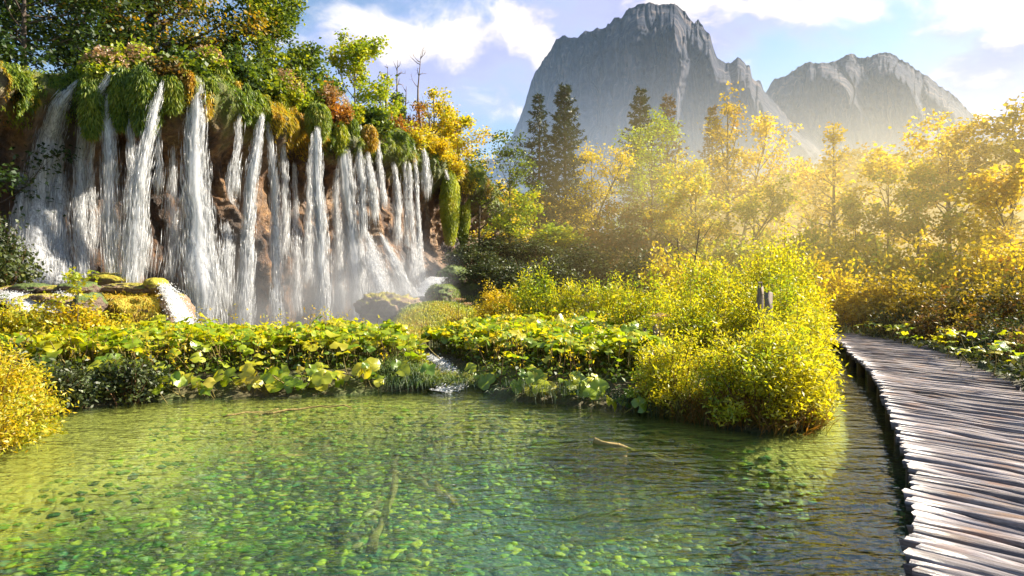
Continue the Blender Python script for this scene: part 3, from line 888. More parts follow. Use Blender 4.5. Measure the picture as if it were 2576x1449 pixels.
def waterfall(label, path, power, seed, stick=False, soft=0.0, veil=True, matv=None, dsize=1.0):
    """path: (x, y, width) in photo pixels from lip to foot; power: thickness of the flow"""
    rng = np.random.default_rng(seed)
    pts = []
    lip = None
    path = [(path[0][0], path[0][1] - 10, path[0][2] * 1.5)] + [(x, y, w * (1.25 if j == 0 else 1.0)) for j, (x, y, w) in enumerate(path[1:])] if not stick else path
    for i, (x, y, w) in enumerate(path):
        p, o = on_cliff(x, y, 0.16 + 0.06 * i, None if stick else lip)
        lip = o if lip is None else (max(lip, o))
        pts.append([*p, 0.66 * w / K / FPX * p[1]])
    pts = np.array(pts)
    if len(pts) > 2:
        tq = np.linspace(0, 1, 24)
        pts = polyline(pts, tq)
        wv = fbm(tq * 5 + seed * 1.7, 0.3, 0, 2, seed)
        pts[:, 3] *= 1 + 0.42 * wv * sstep(0.05, 0.25, tq)
        pts[:, 0] += 0.10 * fbm(tq * 4 + seed, 0.7, 0, 2, seed + 1) * sstep(0.05, 0.3, tq)
    root = thing('waterfall', label, 'waterfall', pts[-1][:3], 'waterfalls over the cliff')
    base = pts[-1][:3]
    length = np.linalg.norm(np.diff(pts[:, :3], axis=0), axis=1).sum()
    ray = lambda C: unit(C - np.array([0, 0, EYE]))
    # drops and streaks
    n = int(1100 * power * length * (0.35 + pts[:, 3].mean()))
    t = rng.uniform(0, 1, n) ** 0.9
    P = polyline(pts, t)
    u = np.clip(rng.normal(0, 0.23, n), -0.7, 0.7)
    keep = fbm(u * 3.2 + seed, t * length * 0.55, 0, 3, seed) + rng.uniform(-0.45, 0.75, n) * (0.6 + soft) > 0.02
    P, t, u = P[keep], t[keep], u[keep]
    n = len(P)
    tx = np.array([0.92, 0.39, 0.0]) if pts[-1][1] > 26 else np.array([0.75, 0.62, 0.0])
    side = np.cross(ray(P[:, :3]), np.array([0, 0, 1.0]))
    side = unit(side)
    C = P[:, :3] + side * (u * P[:, 3])[:, None] + rng.normal(0, 1, (n, 3)) * (0.03 + 0.07 * t)[:, None]
    T = polyline(pts, np.clip(t + 0.02, 0, 1))[:, :3] - polyline(pts, np.clip(t - 0.02, 0, 1))[:, :3]
    T = unit(T) + rng.normal(0, 0.035, (n, 3)) * (0.4 + t)[:, None]
    L = rng.uniform(0.2, 0.95, n) * (0.6 + 0.7 * t) * dsize
    W = rng.uniform(0.008, 0.026, n) * dsize * (0.8 + 0.3 * (P[:, 1] / 35))
    b = MB()
    b.add(*drops(C - base, L, W, T, rng))
    tag(b.obj('droplets', M['foam'], root), kind='stuff')
    if veil:
        for layer in range(3):
            nt_, nu_ = max(10, int(length / 0.16)), 9
            tt = np.linspace(0, 1, nt_)
            Q = polyline(pts, tt)
            sd = unit(np.cross(ray(Q[:, :3]), np.array([0, 0, 1.0])))
            uu = np.linspace(-0.5, 0.5, nu_)
            rr = ray(Q[:, :3])
            G = Q[:, None, :3] + sd[:, None, :] * (uu[None, :, None] * Q[:, None, 3:4] * (0.7 + 0.42 * layer))
            bulge = (0.25 - uu ** 2)[None, :, None] * Q[:, None, 3:4] * 0.9 * (1 - 0.35 * layer)
            G = G - rr[:, None, :] * (bulge + 0.02 - 0.06 * layer)
            G = G + 0.05 * fbm(uu[None, :, None] * 4 + np.arange(3) * 9, tt[:, None, None] * length * 0.8, seed, 3, seed + 5 + layer)
            b = MB()
            b.add(G - base, grid_faces(nt_, nu_))
            o = b.obj('water_sheet', matv or M['veil'], root, smooth=True)
            edge = 1 - np.abs(uu * 2) ** 2.2
            dens = edge[None, :] * (0.5 + 0.5 * np.clip(power, 0, 1.2)) * (1.05 - (0.55 - 0.2 * power) * tt[:, None]) * sstep(-0.02, 0.04, tt)[:, None] * (1 - 0.18 * layer)
            at_ = o.data.attributes.new('dens', 'FLOAT', 'POINT')
            at_.data.foreach_set('value', dens.astype(np.float32).ravel())
    return root

FALLS = [
    ('broad blue-white waterfall in the shade at the near end of the cliff', [(196, 208, 20), (150, 260, 50), (118, 350, 80), (96, 480, 120), (90, 610, 150), (88, 712, 180)], 0.8, True, 0.6),
    ('steep white chute curving round a mossy knob onto the shaded fall', [(283, 172, 10), (268, 205, 16), (240, 238, 24), (212, 300, 26), (200, 400, 34), (205, 560, 44), (214, 705, 60)], 1.0, True, 0.2),
    ('white fall spilling over the round moss dome', [(268, 240, 22), (270, 300, 36), (272, 380, 42), (274, 480, 44), (276, 590, 52), (276, 700, 60)], 0.8, False, 0.2),
    ('narrow white thread between two moss curtains', [(336, 262, 8), (332, 340, 14), (330, 440, 18), (328, 520, 22)], 0.6, False, 0.2),
    ('slanting white fall flung out from the moss lip', [(408, 222, 8), (392, 268, 20), (370, 340, 36), (350, 440, 56), (338, 560, 70), (330, 708, 84)], 0.85, False, 0.3),
    ('tall forked white fall, widest in the middle of the wall', [(494, 212, 22), (494, 270, 40), (492, 350, 60), (492, 450, 78), (500, 600, 90), (512, 720, 98), (520, 826, 110)], 1.25, False, 0.3),
    ('short trickle dripping past hanging grass tongues', [(606, 250, 8), (598, 300, 16), (596, 380, 18), (590, 470, 22)], 0.6, False, 0.2),
    ('straight dense white plume just beside the forked fall', [(658, 303, 12), (648, 350, 26), (636, 430, 32), (626, 540, 36), (618, 680, 44), (612, 826, 54)], 1.5, False, 0.0),
    ('thinner misty fall bending out under the bare rock nose', [(668, 290, 8), (680, 350, 16), (688, 430, 24), (692, 560, 32), (694, 700, 38), (695, 822, 44)], 0.8, False, 0.4),
    ('thin white fall below the bright green moss tuft', [(718, 290, 8), (716, 350, 14), (712, 440, 20), (712, 540, 26), (714, 640, 30)], 0.6, False, 0.3),
    ('twin-headed white fall in front of the orange rock', [(797, 335, 14), (798, 400, 30), (800, 500, 38), (806, 620, 46), (814, 740, 52), (816, 818, 60)], 1.2, False, 0.2),
    ('brightest wide white fall, landing in spray by the rock step', [(862, 350, 16), (866, 420, 38), (874, 520, 52), (886, 620, 62), (894, 720, 66), (898, 810, 80)], 1.6, False, 0.1),
    ('slim fall from the yellow-green moss hump', [(902, 352, 8), (906, 420, 18), (910, 500, 24), (914, 590, 28)], 0.7, False, 0.3),
    ('slanting spray fall right of the moss hump', [(908, 330, 6), (922, 380, 16), (934, 450, 22), (944, 540, 26)], 0.6, False, 0.4),
    ('short white dribble under a grass tuft', [(952, 366, 6), (956, 430, 14), (962, 510, 20)], 0.55, False, 0.2),
    ('bluish fall running down to the stepped cascade', [(968, 328, 6), (980, 372, 14), (992, 430, 18), (998, 510, 22), (1002, 600, 26)], 0.95, False, 0.1),
    ('long thin bluish fall near the far end of the wall', [(1038, 366, 7), (1044, 430, 9), (1048, 520, 11), (1054, 620, 14), (1062, 730, 20)], 0.95, False, 0.1),
    ('short splashing fall beside the long thin one', [(1064, 350, 6), (1066, 385, 8), (1070, 420, 22), (1074, 480, 26)], 0.6, False, 0.3),
    ('sunlit fall on the mossy end of the cliff', [(1122, 428, 6), (1130, 480, 10), (1140, 550, 16), (1148, 620, 22), (1154, 650, 24)], 1.0, True, 0.1),
    ('near cascade fanning over the rock steps', [(908, 568, 20), (930, 610, 34), (938, 650, 60), (950, 700, 80), (960, 748, 96)], 0.9, True, 0.3),
    ('far cascade fanning over the rock steps', [(958, 590, 14), (978, 630, 26), (1000, 670, 44), (1018, 710, 56), (1028, 742, 70)], 0.9, True, 0.3),
]
FALLS += [
    ('hair-thin thread of water left of the moss dome', [(234, 330, 4), (233, 420, 7), (232, 520, 9), (231, 640, 12)], 0.5, False, 0.3),
    ('hair-thin thread right of the slanting fall', [(402, 290, 3), (401, 380, 5), (400, 470, 8)], 0.5, False, 0.3),
    ('faint spray fall in front of the hollow', [(436, 380, 12), (434, 480, 30), (432, 600, 44), (430, 700, 60)], 0.35, False, 0.6),
    ('faint veil left of the dense plume', [(578, 420, 10), (576, 520, 30), (572, 640, 40), (570, 760, 50)], 0.4, False, 0.6),
    ('faint drizzle right of the misty fall', [(740, 420, 8), (742, 540, 26), (744, 660, 36), (744, 780, 44)], 0.35, False, 0.6),
    ('thin thread left of the twin-headed fall', [(786, 350, 5), (780, 440, 18), (776, 560, 26), (774, 700, 34)], 0.5, False, 0.5),
    ('soft veil joining the brightest fall', [(846, 420, 10), (846, 520, 26), (850, 640, 36), (856, 780, 44)], 0.6, False, 0.5),
    ('thin bluish thread by the dark moss strip', [(1012, 350, 4), (1018, 440, 8), (1022, 540, 12), (1026, 640, 16)], 0.6, False, 0.3),
    ('pale veil behind the long thin fall', [(1030, 420, 8), (1034, 520, 18), (1040, 620, 24), (1044, 700, 30)], 0.5, False, 0.5),
    ('white gush in the middle of the shaded fall', [(150, 330, 20), (140, 420, 50), (146, 520, 60), (150, 620, 70), (150, 705, 90)], 0.9, True, 0.4),
    ('white gush low in the corner of the shaded fall', [(60, 440, 20), (50, 520, 40), (44, 620, 60), (40, 705, 80)], 0.8, True, 0.5),
]
for i, (lab, path, pw, stick, soft) in enumerate(FALLS):
    waterfall(lab, path, pw, 100 + i, stick, soft)
# ------------------------------------------------------------------ plants: builders
def limb_path(p0, d, length, rng, n=5, lift=0.15, wob=0.12):
    pts = [np.array(p0, float)]
    d = unit(np.array(d, float))
    for i in range(n - 1):
        d = unit(d + np.array([0, 0, lift / (n - 1)]) + rng.normal(0, wob, 3))
        pts.append(pts[-1] + d * length / (n - 1))
    return np.array(pts)

def tree_mesh(rng, Ht, R, cb, n_leaf, L, W, tr=None, limbs=18, shape='round', lean=(0, 0), up=0.7, clump=0.2, wob=0.06, trunk_pts=None, zflat=0.55, twigs=6):
    """returns (trunk MB, crown MB) in local coordinates, base at the origin"""
    tr = tr or Ht * 0.014
    b = MB()
    m = 9
    t = np.linspace(0, 1, m)
    T = np.stack([lean[0] * t ** 1.3 + wob * Ht * 0.12 * np.cumsum(rng.normal(0, 0.5, m)) * t * 0.5,
                  lean[1] * t ** 1.3 + wob * Ht * 0.12 * np.cumsum(rng.normal(0, 0.5, m)) * t * 0.5, Ht * 0.93 * t], -1)
    T[0] = 0
    T[0, 2] = -0.4
    b.add(*tube(T, np.interp(t, [0, 0.06, 0.5, 1], [tr * 1.5, tr, tr * 0.6, tr * 0.12]), 7))
    anchors = []
    ga = rng.uniform(0, 6.28)
    for i in range(limbs):
        f = cb + (0.97 - cb) * (i + rng.uniform(0, 1)) / limbs
        h = (f - cb) / (1 - cb)
        p0 = np.array([np.interp(f, t, T[:, k]) for k in range(3)])
        ga += 2.4 + rng.normal(0, 0.4)
        if shape == 'round':
            r = R * math.sqrt(max(0.06, 1 - ((h - 0.42) / 0.62) ** 2))
        elif shape == 'cone':
            r = R * (1.05 - 0.9 * h)
        elif shape == 'umbrella':
            r = R * (0.45 + 0.75 * h - 0.55 * max(0, h - 0.7) / 0.3)
        else:
            r = R * (0.75 + 0.25 * math.sin(h * 3.1))
        r *= rng.uniform(0.6, 1.2)
        el = math.radians(rng.uniform(5, 25) + 50 * h)
        d = np.array([math.cos(ga) * math.cos(el), math.sin(ga) * math.cos(el), math.sin(el)])
        P = limb_path(p0, d, r * 1.1, rng, 6, 0.25, 0.16)
        r0 = tr * (0.42 - 0.25 * h)
        b.add(*tube(P, np.linspace(r0, r0 * 0.15, 6), 4))
        for k in range(twigs):
            q = rng.uniform(0.35, 1.0)
            j = min(4, int(q * 5))
            s = P[j] + (P[j + 1] - P[j]) * (q * 5 - j)
            dd = unit(P[j + 1] - P[j]) + rng.normal(0, 0.55, 3) * np.array([1, 1, 0.5])
            tw = limb_path(s, dd, r * rng.uniform(0.22, 0.45), rng, 4, 0.1, 0.2)
            b.add(*tube(tw, np.linspace(r0 * 0.3, r0 * 0.06, 4), 3))
            anchors += [tw[1], tw[2], tw[3]]
        anchors.append(P[-1])
    A = np.array(anchors)
    wgt = rng.uniform(0.2, 1.0, len(A)) ** 1.5
    idx = rng.choice(len(A), n_leaf, p=wgt / wgt.sum())
    C = A[idx] + rng.normal(0, clump, (n_leaf, 3)) * R * 0.5 * np.array([1, 1, zflat])
    c = MB()
    c.add(*leaves(C, L, W, rng, up))
    return b, c

def tree(label, x, ytop, Y, R, n_leaf, leaf, mat, seed, cb=0.3, L=0.2, W=0.16, shape='round', limbs=18, lean=(0, 0), tr=None, bark='bark', zb=None, group='trees around the falls', clump=0.2, wob=0.06, cat='tree', name='tree', twigs=6, zflat=0.55):
    rng = np.random.default_rng(seed)
    top = at(x, ytop, Y)
    gx, gy = top[0] - lean[0], top[1] - lean[1]
    z0 = gz(gx, gy) if zb is None else zb
    Ht = top[2] - z0
    b, c = tree_mesh(rng, Ht, R, cb, n_leaf, L, W, tr, limbs, shape, lean, clump=clump, wob=wob, twigs=twigs, zflat=zflat)
    root = thing(name, label, cat, (gx, gy, z0), group)
    b.obj('trunk', M[bark], root, smooth=True)
    c.obj('crown', M[mat], root)
    return root

def spruce(label, x, ytop, Y, R, seed, mat='needle', bare=0.15, whorls=34, dens=1.0, zfoot=None):
    rng = np.random.default_rng(seed)
    top = at(x, ytop, Y)
    z0 = gz(top[0], top[1])
    Ht = top[2] - z0
    b, c = MB(), MB()
    t = np.linspace(0, 1, 8)
    P = np.stack([0.08 * np.sin(t * 5 + seed), 0.05 * np.cos(t * 4), -0.3 + (Ht + 0.3) * t], -1)
    b.add(*tube(P, np.interp(t, [0, 1], [Ht * 0.013, 0.02]), 7))
    CC, AX = [], []
    for i in range(whorls):
        h = bare + (0.985 - bare) * (i + rng.uniform(-0.3, 0.3)) / (whorls - 1)
        h = min(max(h, 0.02), 0.985)
        k = (h - bare) / (1 - bare)
        r = R * (0.10 + 0.95 * (1 - k) ** 0.72) * (0.55 + 0.45 * sstep(0, 0.22, k))
        nb = rng.integers(5, 8)
        a0 = rng.uniform(0, 6.28)
        for j in range(nb):
            a = a0 + j * 6.283 / nb + rng.normal(0, 0.2)
            rr = r * rng.uniform(0.55, 1.2)
            el = math.radians(np.interp(k, [0, 0.6, 1], [-22, -5, 35]) + rng.normal(0, 7))
            d = np.array([math.cos(a) * math.cos(el), math.sin(a) * math.cos(el), math.sin(el)])
            B = limb_path((0, 0, h * Ht), d, rr, rng, 5, 0.35, 0.07)
            b.add(*tube(B, np.linspace(0.035, 0.008, 5), 3))
            m = int(dens * (7 + 26 * rr / 1.6))
            q = rng.uniform(0.12, 1.0, m) ** 0.8
            S = np.stack([np.interp(q, np.linspace(0, 1, 5), B[:, kk]) for kk in range(3)], -1)
            side = np.cross(d, [0, 0, 1.0])
            w = rng.normal(0, 0.13, m) * rr * (1.15 - q) * 1.6
            CC.append(S + side[None] * w[:, None] + np.array([0, 0, -0.05]) * rng.uniform(0, 2.5, (m, 1)))
            AX.append(np.tile(d, (m, 1)) + side[None] * (np.sign(w) * 0.8)[:, None] + np.array([0, 0, -0.45]))
    C = np.concatenate(CC); A = np.concatenate(AX)
    c.add(*leaves(C, 0.38, 0.15, rng, 0.3, A, 0.1, 0.35))
    root = thing('spruce_tree', label, 'spruce tree', (top[0], top[1], z0), 'spruces above the woodland')
    b.obj('trunk', M['bark'], root, smooth=True)
    c.obj('crown', M[mat], root)
    return root

def shrub_mesh(rng, rx, ry, h, n_stem, n_leaf, L, W, up=0.4, fan=0.8, axis_up=0.45, shoots=0.25, dome=True, r0=0.012, skirt=0.0):
    """returns (stems MB, foliage MB): stems fan out from the base, leaves sit along their outer part"""
    b, c = MB(), MB()
    S = []
    for i in range(n_stem):
        a = rng.uniform(0, 6.283)
        q = math.sqrt(rng.uniform(0, 1))
        hx = math.sqrt(max(0.03, 1 - (q * 0.93) ** 2)) if dome else 1 - 0.4 * q
        hh = h * (hx * rng.uniform(0.62, 1.0)) * (rng.uniform(1.05, 1.45) if rng.uniform() < shoots else 1.0)
        if rng.uniform() < skirt:
            q = rng.uniform(0.85, 1.08)
            hh = h * rng.uniform(0.02, 0.35)
        tip = np.array([rx * q * math.cos(a), ry * q * math.sin(a), hh])
        p0 = np.array([tip[0] * 0.45 * fan + rng.normal(0, 0.05), tip[1] * 0.45 * fan + rng.normal(0, 0.05), -0.15])
        mid = p0 * 0.5 + tip * 0.5 + np.array([0, 0, h * 0.12]) + rng.normal(0, 0.05, 3) * h
        t = np.linspace(0, 1, 6)[:, None]
        P = (1 - t) ** 2 * p0 + 2 * t * (1 - t) * mid + t ** 2 * tip
        S.append(P)
        b.add(*tube(P, np.linspace(r0 * 1.6, r0 * 0.35, 6), 3))
    S = np.array(S)
    idx = rng.integers(0, n_stem, n_leaf)
    q = np.sqrt(rng.uniform(0.06, 1.0, n_leaf)) * 5
    j = np.minimum(4, q.astype(int))
    f = (q - j)[:, None]
    C = S[idx, j] * (1 - f) + S[idx, j + 1] * f
    D = S[idx, j + 1] - S[idx, j]
    sp = 0.055 * (rx + ry) * 0.5 + 0.5 * L
    C = C + rng.normal(0, 1, (n_leaf, 3)) * sp * np.array([1, 1, 0.7])
    A = unit(D) * axis_up + unit(rng.normal(size=(n_leaf, 3))) * 0.8
    c.add(*leaves(C, L, W, rng, up, A, 0.12, 0.3))
    return b, c

def shrub(label, loc, rx, ry, h, n_stem, n_leaf, L, W, mat, seed, name='shrub', cat='shrub', group=None, stem='twig', **kw):
    rng = np.random.default_rng(seed)
    b, c = shrub_mesh(rng, rx, ry, h, n_stem, n_leaf, L, W, **kw)
    root = thing(name, label, cat, loc, group)
    b.obj('stems', M[stem], root)
    c.obj('foliage', M[mat], root)
    return root

def on_ground(x, Y, dz=0.0):
    X = (x / K - 512) / FPX * Y
    return (X, Y, gz(X, Y) + dz)

# ------------------------------------------------------------------ trees on the cliff
CT = 'trees on top of the cliff'
def ctop(x, back):
    """a spot on the plateau seen in photo column x, the given distance behind the edge"""
    px = x / K
    Y = float(cliffY(px)) + back
    return Y
tree('big dark green tree filling the top corner above the shaded fall', 60, -260, 24.0, 4.6, 15000, 0, 'leaf_dark', 201, cb=0.10, L=0.20, W=0.14, limbs=34, group=CT, clump=0.22)
tree('dark leafy tree leaning over the near end of the falls', -60, 60, 20.0, 2.6, 7000, 0, 'leaf_dark', 202, cb=0.05, L=0.17, W=0.12, limbs=26, group=CT)
tree('tall green tree with sunlit yellow tips behind the pink-flowered bushes', 215, -180, 29.0, 5.0, 16000, 0, 'leaf_dark', 203, cb=0.08, L=0.21, W=0.15, limbs=34, group=CT, clump=0.2)
tree('great beech with thick dark trunk and orange autumn crown', 385, -150, 31.0, 4.7, 17000, 0, 'leaf_autumn', 204, cb=0.22, L=0.20, W=0.14, limbs=36, tr=0.42, group=CT, clump=0.19)
tree('yellowing green tree squeezed between the dark tree and the orange beech', 270, -90, 34.0, 4.2, 12000, 0, 'leaf_dark', 205, cb=0.1, L=0.2, W=0.15, limbs=28, group=CT)
tree('small dark sapling in front of the orange beech edge', 580, 110, 32.0, 1.3, 2000, 0, 'leaf_green', 206, cb=0.15, L=0.18, W=0.14, limbs=14, group=CT)
tree('full round tree, dark green on one side and yellow in the sun', 690, 42, 34.5, 3.7, 13000, 0, 'leaf_green', 207, cb=0.06, L=0.21, W=0.16, limbs=32, group=CT, clump=0.17)
tree('low yellow-green tree spilling from the round tree to the cliff edge', 770, 130, 34.0, 2.2, 5000, 0, 'leaf_green', 208, cb=0.08, L=0.19, W=0.15, limbs=18, group=CT)
tree('slender golden-green tree with open crown before the cloud', 895, 122, 39.0, 3.0, 9000, 0, 'leaf_yellowgreen', 209, cb=0.12, L=0.19, W=0.16, limbs=24, group=CT, clump=0.16)
tree('bushy gold tree low beside the slender one', 955, 215, 40.0, 2.1, 4500, 0, 'leaf_yellowgreen', 210, cb=0.08, L=0.18, W=0.15, limbs=18, group=CT)
tree('rust and orange small tree between the two dead snags', 1035, 255, 44.0, 2.0, 2600, 0, 'leaf_rust', 211, cb=0.1, L=0.19, W=0.15, limbs=16, group=CT, clump=0.28)
tree('yellow small tree right behind the tall dead snag', 1090, 215, 47.0, 2.6, 4600, 0, 'leaf_yellow', 212, cb=0.08, L=0.2, W=0.16, limbs=20, group=CT)
tree('bright lime tree drooping over the far end of the cliff', 1150, 300, 48.0, 3.2, 7500, 0, 'leaf_yellow', 213, cb=0.04, L=0.2, W=0.16, limbs=24, group=CT, zb=5.0)
tree('orange-tinged tree at the sloping end of the plateau', 1110, 262, 52.0, 2.6, 4000, 0, 'leaf_yellow', 214, cb=0.05, L=0.2, W=0.15, limbs=18, group=CT, zb=8.0)

def snag(label, x, ytop, ybase, Y, seed, ivy=None, bend=0.4):
    rng = np.random.default_rng(seed)
    top = at(x, ytop, Y); bot = at(x + rng.normal(0, 6), ybase, Y)
    root = thing('dead_tree', label, 'dead tree', bot, 'dead snags on the cliff')
    Ht = top[2] - bot[2]
    t = np.linspace(0, 1, 10)
    P = np.stack([(top[0] - bot[0]) * t + bend * np.sin(t * 7 + seed) * 0.22 * (1 - t * 0.5), 0.1 * np.cos(t * 5), -0.6 + (Ht + 0.6) * t], -1)
    b = MB()
    b.add(*tube(P, np.interp(t, [0, 0.1, 0.5, 1], [0.24, 0.15, 0.09, 0.012]), 7))
    b.obj('trunk', M['bark_pale'], root, smooth=True)
    for k in range(9):
        q = rng.uniform(0.35, 0.97)
        p0 = np.array([np.interp(q, t, P[:, i]) for i in range(3)])
        a = rng.choice([0, math.pi]) + rng.normal(0, 0.6)
        d = (math.cos(a) * 0.8, math.sin(a) * 0.5, rng.uniform(0.3, 1.1))
        br = limb_path(p0, d, Ht * rng.uniform(0.07, 0.2) * (1.3 - q * 0.6), rng, 6, 0.5, 0.25)
        b = MB()
        b.add(*tube(br, np.linspace(0.035, 0.006, 6), 4))
        for _ in range(3):
            s = br[rng.integers(1, 5)]
            b.add(*tube(limb_path(s, rng.normal(size=3) + np.array([0, 0, 0.8]), Ht * 0.05, rng, 4, 0.3, 0.2), np.linspace(0.012, 0.004, 4), 3))
        b.obj('branch', M['bark_pale'], root)
    if ivy:
        n = 1500
        q = rng.uniform(ivy[0], ivy[1], n)
        C = np.stack([np.interp(q, t, P[:, i]) for i in range(3)], -1)
        rad = 0.42 * (0.7 + 0.6 * np.sin(q * 23 + 1) ** 2)
        a = rng.uniform(0, 6.28, n)
        C += np.stack([np.cos(a) * rad, np.sin(a) * rad, rng.normal(0, 0.1, n)], -1) * rng.uniform(0.5, 1.1, (n, 1))
        c = MB()
        c.add(*leaves(C, 0.17, 0.15, rng, 0.2))
        c.obj('ivy', M['ivy'], root)
snag('dead snag wrapped in dark ivy with forked bare top', 1000, 150, 360, 43.0, 301, (0.12, 0.62), 0.3)
snag('tall pale dead snag with crooked bare top', 1056, 132, 385, 44.5, 302, None, 0.8)
snag('thin leafless stem leaning away from the ivy snag', 975, 165, 340, 43.5, 303, None, 0.2)
snag('thin bare pole between the two tall snags', 1022, 215, 365, 43.8, 304, None, 0.2)
snag('short bare forked stem at the foot of the pale snag', 1076, 260, 395, 45.0, 305, None, 0.5)

# ------------------------------------------------------------------ bushes and moss along the cliff edge
EDGE = [ # x, y of the top, half width px, height px, material, label
    (265, 128, 60, 75, 'leaf_yellowgreen', 'flower', 'pink-flowered bush at the near end of the cliff edge'),
    (345, 122, 55, 70, 'leaf_yellowgreen', 'flower', 'tall pink-flowered bush under the beech trunk'),
    (455, 138, 60, 55, 'leaf_green', None, 'broad-leaved green bush under the beech'),
    (520, 124, 50, 60, 'leaf_yellowgreen', 'flower', 'pink-flowered bush right of the beech trunk'),
    (585, 140, 70, 80, 'leaf_green', None, 'big-leaved bush hanging over the forked fall'),
    (650, 160, 60, 80, 'leaf_green', None, 'lush green bush drooping above the dense plume'),
    (715, 185, 55, 85, 'leaf_yellowgreen', 'flower', 'reddish-topped bush below the full round tree'),
    (765, 215, 55, 80, 'leaf_green', None, 'green bush above the dark rock overhang'),
    (830, 225, 55, 80, 'leaf_rust', 'flower', 'brown flowering bush above the twin-headed fall'),
    (880, 255, 50, 70, 'leaf_yellowgreen', None, 'light green bush left of the slender golden tree foot'),
    (940, 268, 55, 70, 'leaf_green', None, 'dark green bush on the lip by the slim falls'),
    (990, 290, 45, 60, 'leaf_rust', None, 'reddish bush round the ivy snag'),
    (1030, 318, 45, 55, 'leaf_yellow', None, 'bright yellow-green bush between the snags'),
    (1085, 330, 50, 70, 'leaf_gold', None, 'golden bush at the foot of the pale snag'),
    (1125, 370, 45, 80, 'leaf_yellow', None, 'yellow bush hanging down the far end of the cliff'),
    (1160, 400, 40, 90, 'leaf_yellow', None, 'lime bush lowest on the far cliff end'),
    (420, 150, 45, 40, 'leaf_brown', None, 'dry brown bush over the slanting fall'),
    (205, 190, 35, 60, 'leaf_dark', None, 'dark shaded bush beside the near fall'),
]
for i, (x, y, hw, hp, mat, fl, lab) in enumerate(EDGE):
    rng = np.random.default_rng(400 + i)
    p, _ = on_cliff(x, y + hp, -0.5)
    Y = p[1]
    s = Y / FPX / K
    r, h = hw * s, hp * s
    z0 = max(p[2] - 0.35, gz(p[0], p[1]) if False else p[2] - 0.35)
    b, c = shrub_mesh(rng, r, r * 0.8, h + 0.35, 46, 2600, 0.15 if mat != 'leaf_green' else 0.19, 0.11 if mat != 'leaf_green' else 0.17, shoots=0.35)
    root = thing('cliff_bush', lab, 'bush', (p[0], p[1], z0), 'bushes along the cliff edge')
    b.obj('stems', M['twig'], root)
    c.obj('foliage', M[mat], root)
    if fl:
        n = 700
        a = rng.uniform(0, 6.28, n); q = np.sqrt(rng.uniform(0, 1, n))
        C = np.stack([r * q * np.cos(a), r * 0.8 * q * np.sin(a), (h + 0.35) * np.sqrt(1 - (0.9 * q) ** 2) * rng.uniform(0.95, 1.12, n)], -1)
        C += 0.12 * np.stack([fbm(C[:, 0] * 3, C[:, 1] * 3, k, 2, 7) for k in range(3)], -1)
        f = MB()
        f.add(*leaves(C, 0.09, 0.09, rng, 0.8))
        tag(f.obj('flower_heads', M['flower'], root), kind='stuff')

MOSS = [ # x, ytop, ybottom, width, material, label
    (228, 200, 335, 44, 'moss_blade', 'dark green moss tongue beside the near white chute'),
    (250, 262, 335, 34, 'moss_gold', 'golden moss dome between two white chutes'),
    (312, 168, 318, 60, 'moss_blade', 'largest green moss curtain left of the narrow thread'),
    (370, 168, 325, 76, 'moss_blade', 'wide green moss curtain right of the narrow thread'),
    (436, 190, 272, 50, 'moss_blade', 'shaggy moss tuft right of the slanting fall lip'),
    (524, 222, 285, 34, 'moss_gold', 'yellow grass tuft right of the forked fall lip'),
    (566, 172, 252, 60, 'moss_blade', 'green grass mat above the dark hollow'),
    (608, 205, 298, 17, 'moss_gold', 'thin golden moss tongue at the trickle'),
    (630, 212, 300, 17, 'moss_blade', 'thin green moss tongue right of the trickle'),
    (655, 230, 312, 24, 'moss_blade', 'dark moss strip above the dense plume'),
    (716, 240, 320, 38, 'moss_lime', 'bright yellow-green moss beard over the thin fall'),
    (740, 268, 330, 30, 'moss_gold', 'hanging yellow moss right of the bright beard'),
    (812, 262, 345, 60, 'moss_blade', 'brown-green grass curtain above the twin-headed fall'),
    (868, 308, 385, 34, 'moss_lime', 'round yellow-green moss hump beside the brightest fall'),
    (896, 300, 372, 30, 'moss_blade', 'smaller green moss hump beside the slim fall'),
    (940, 318, 372, 40, 'moss_gold', 'ochre grass tuft over the short dribble'),
    (1008, 325, 400, 28, 'moss_blade', 'dark moss between the bluish falls'),
    (1140, 430, 610, 60, 'moss_lime', 'bright lime moss face at the sunlit far fall'),
    (1172, 450, 620, 50, 'moss_lime', 'lime moss edge at the very end of the cliff'),
]
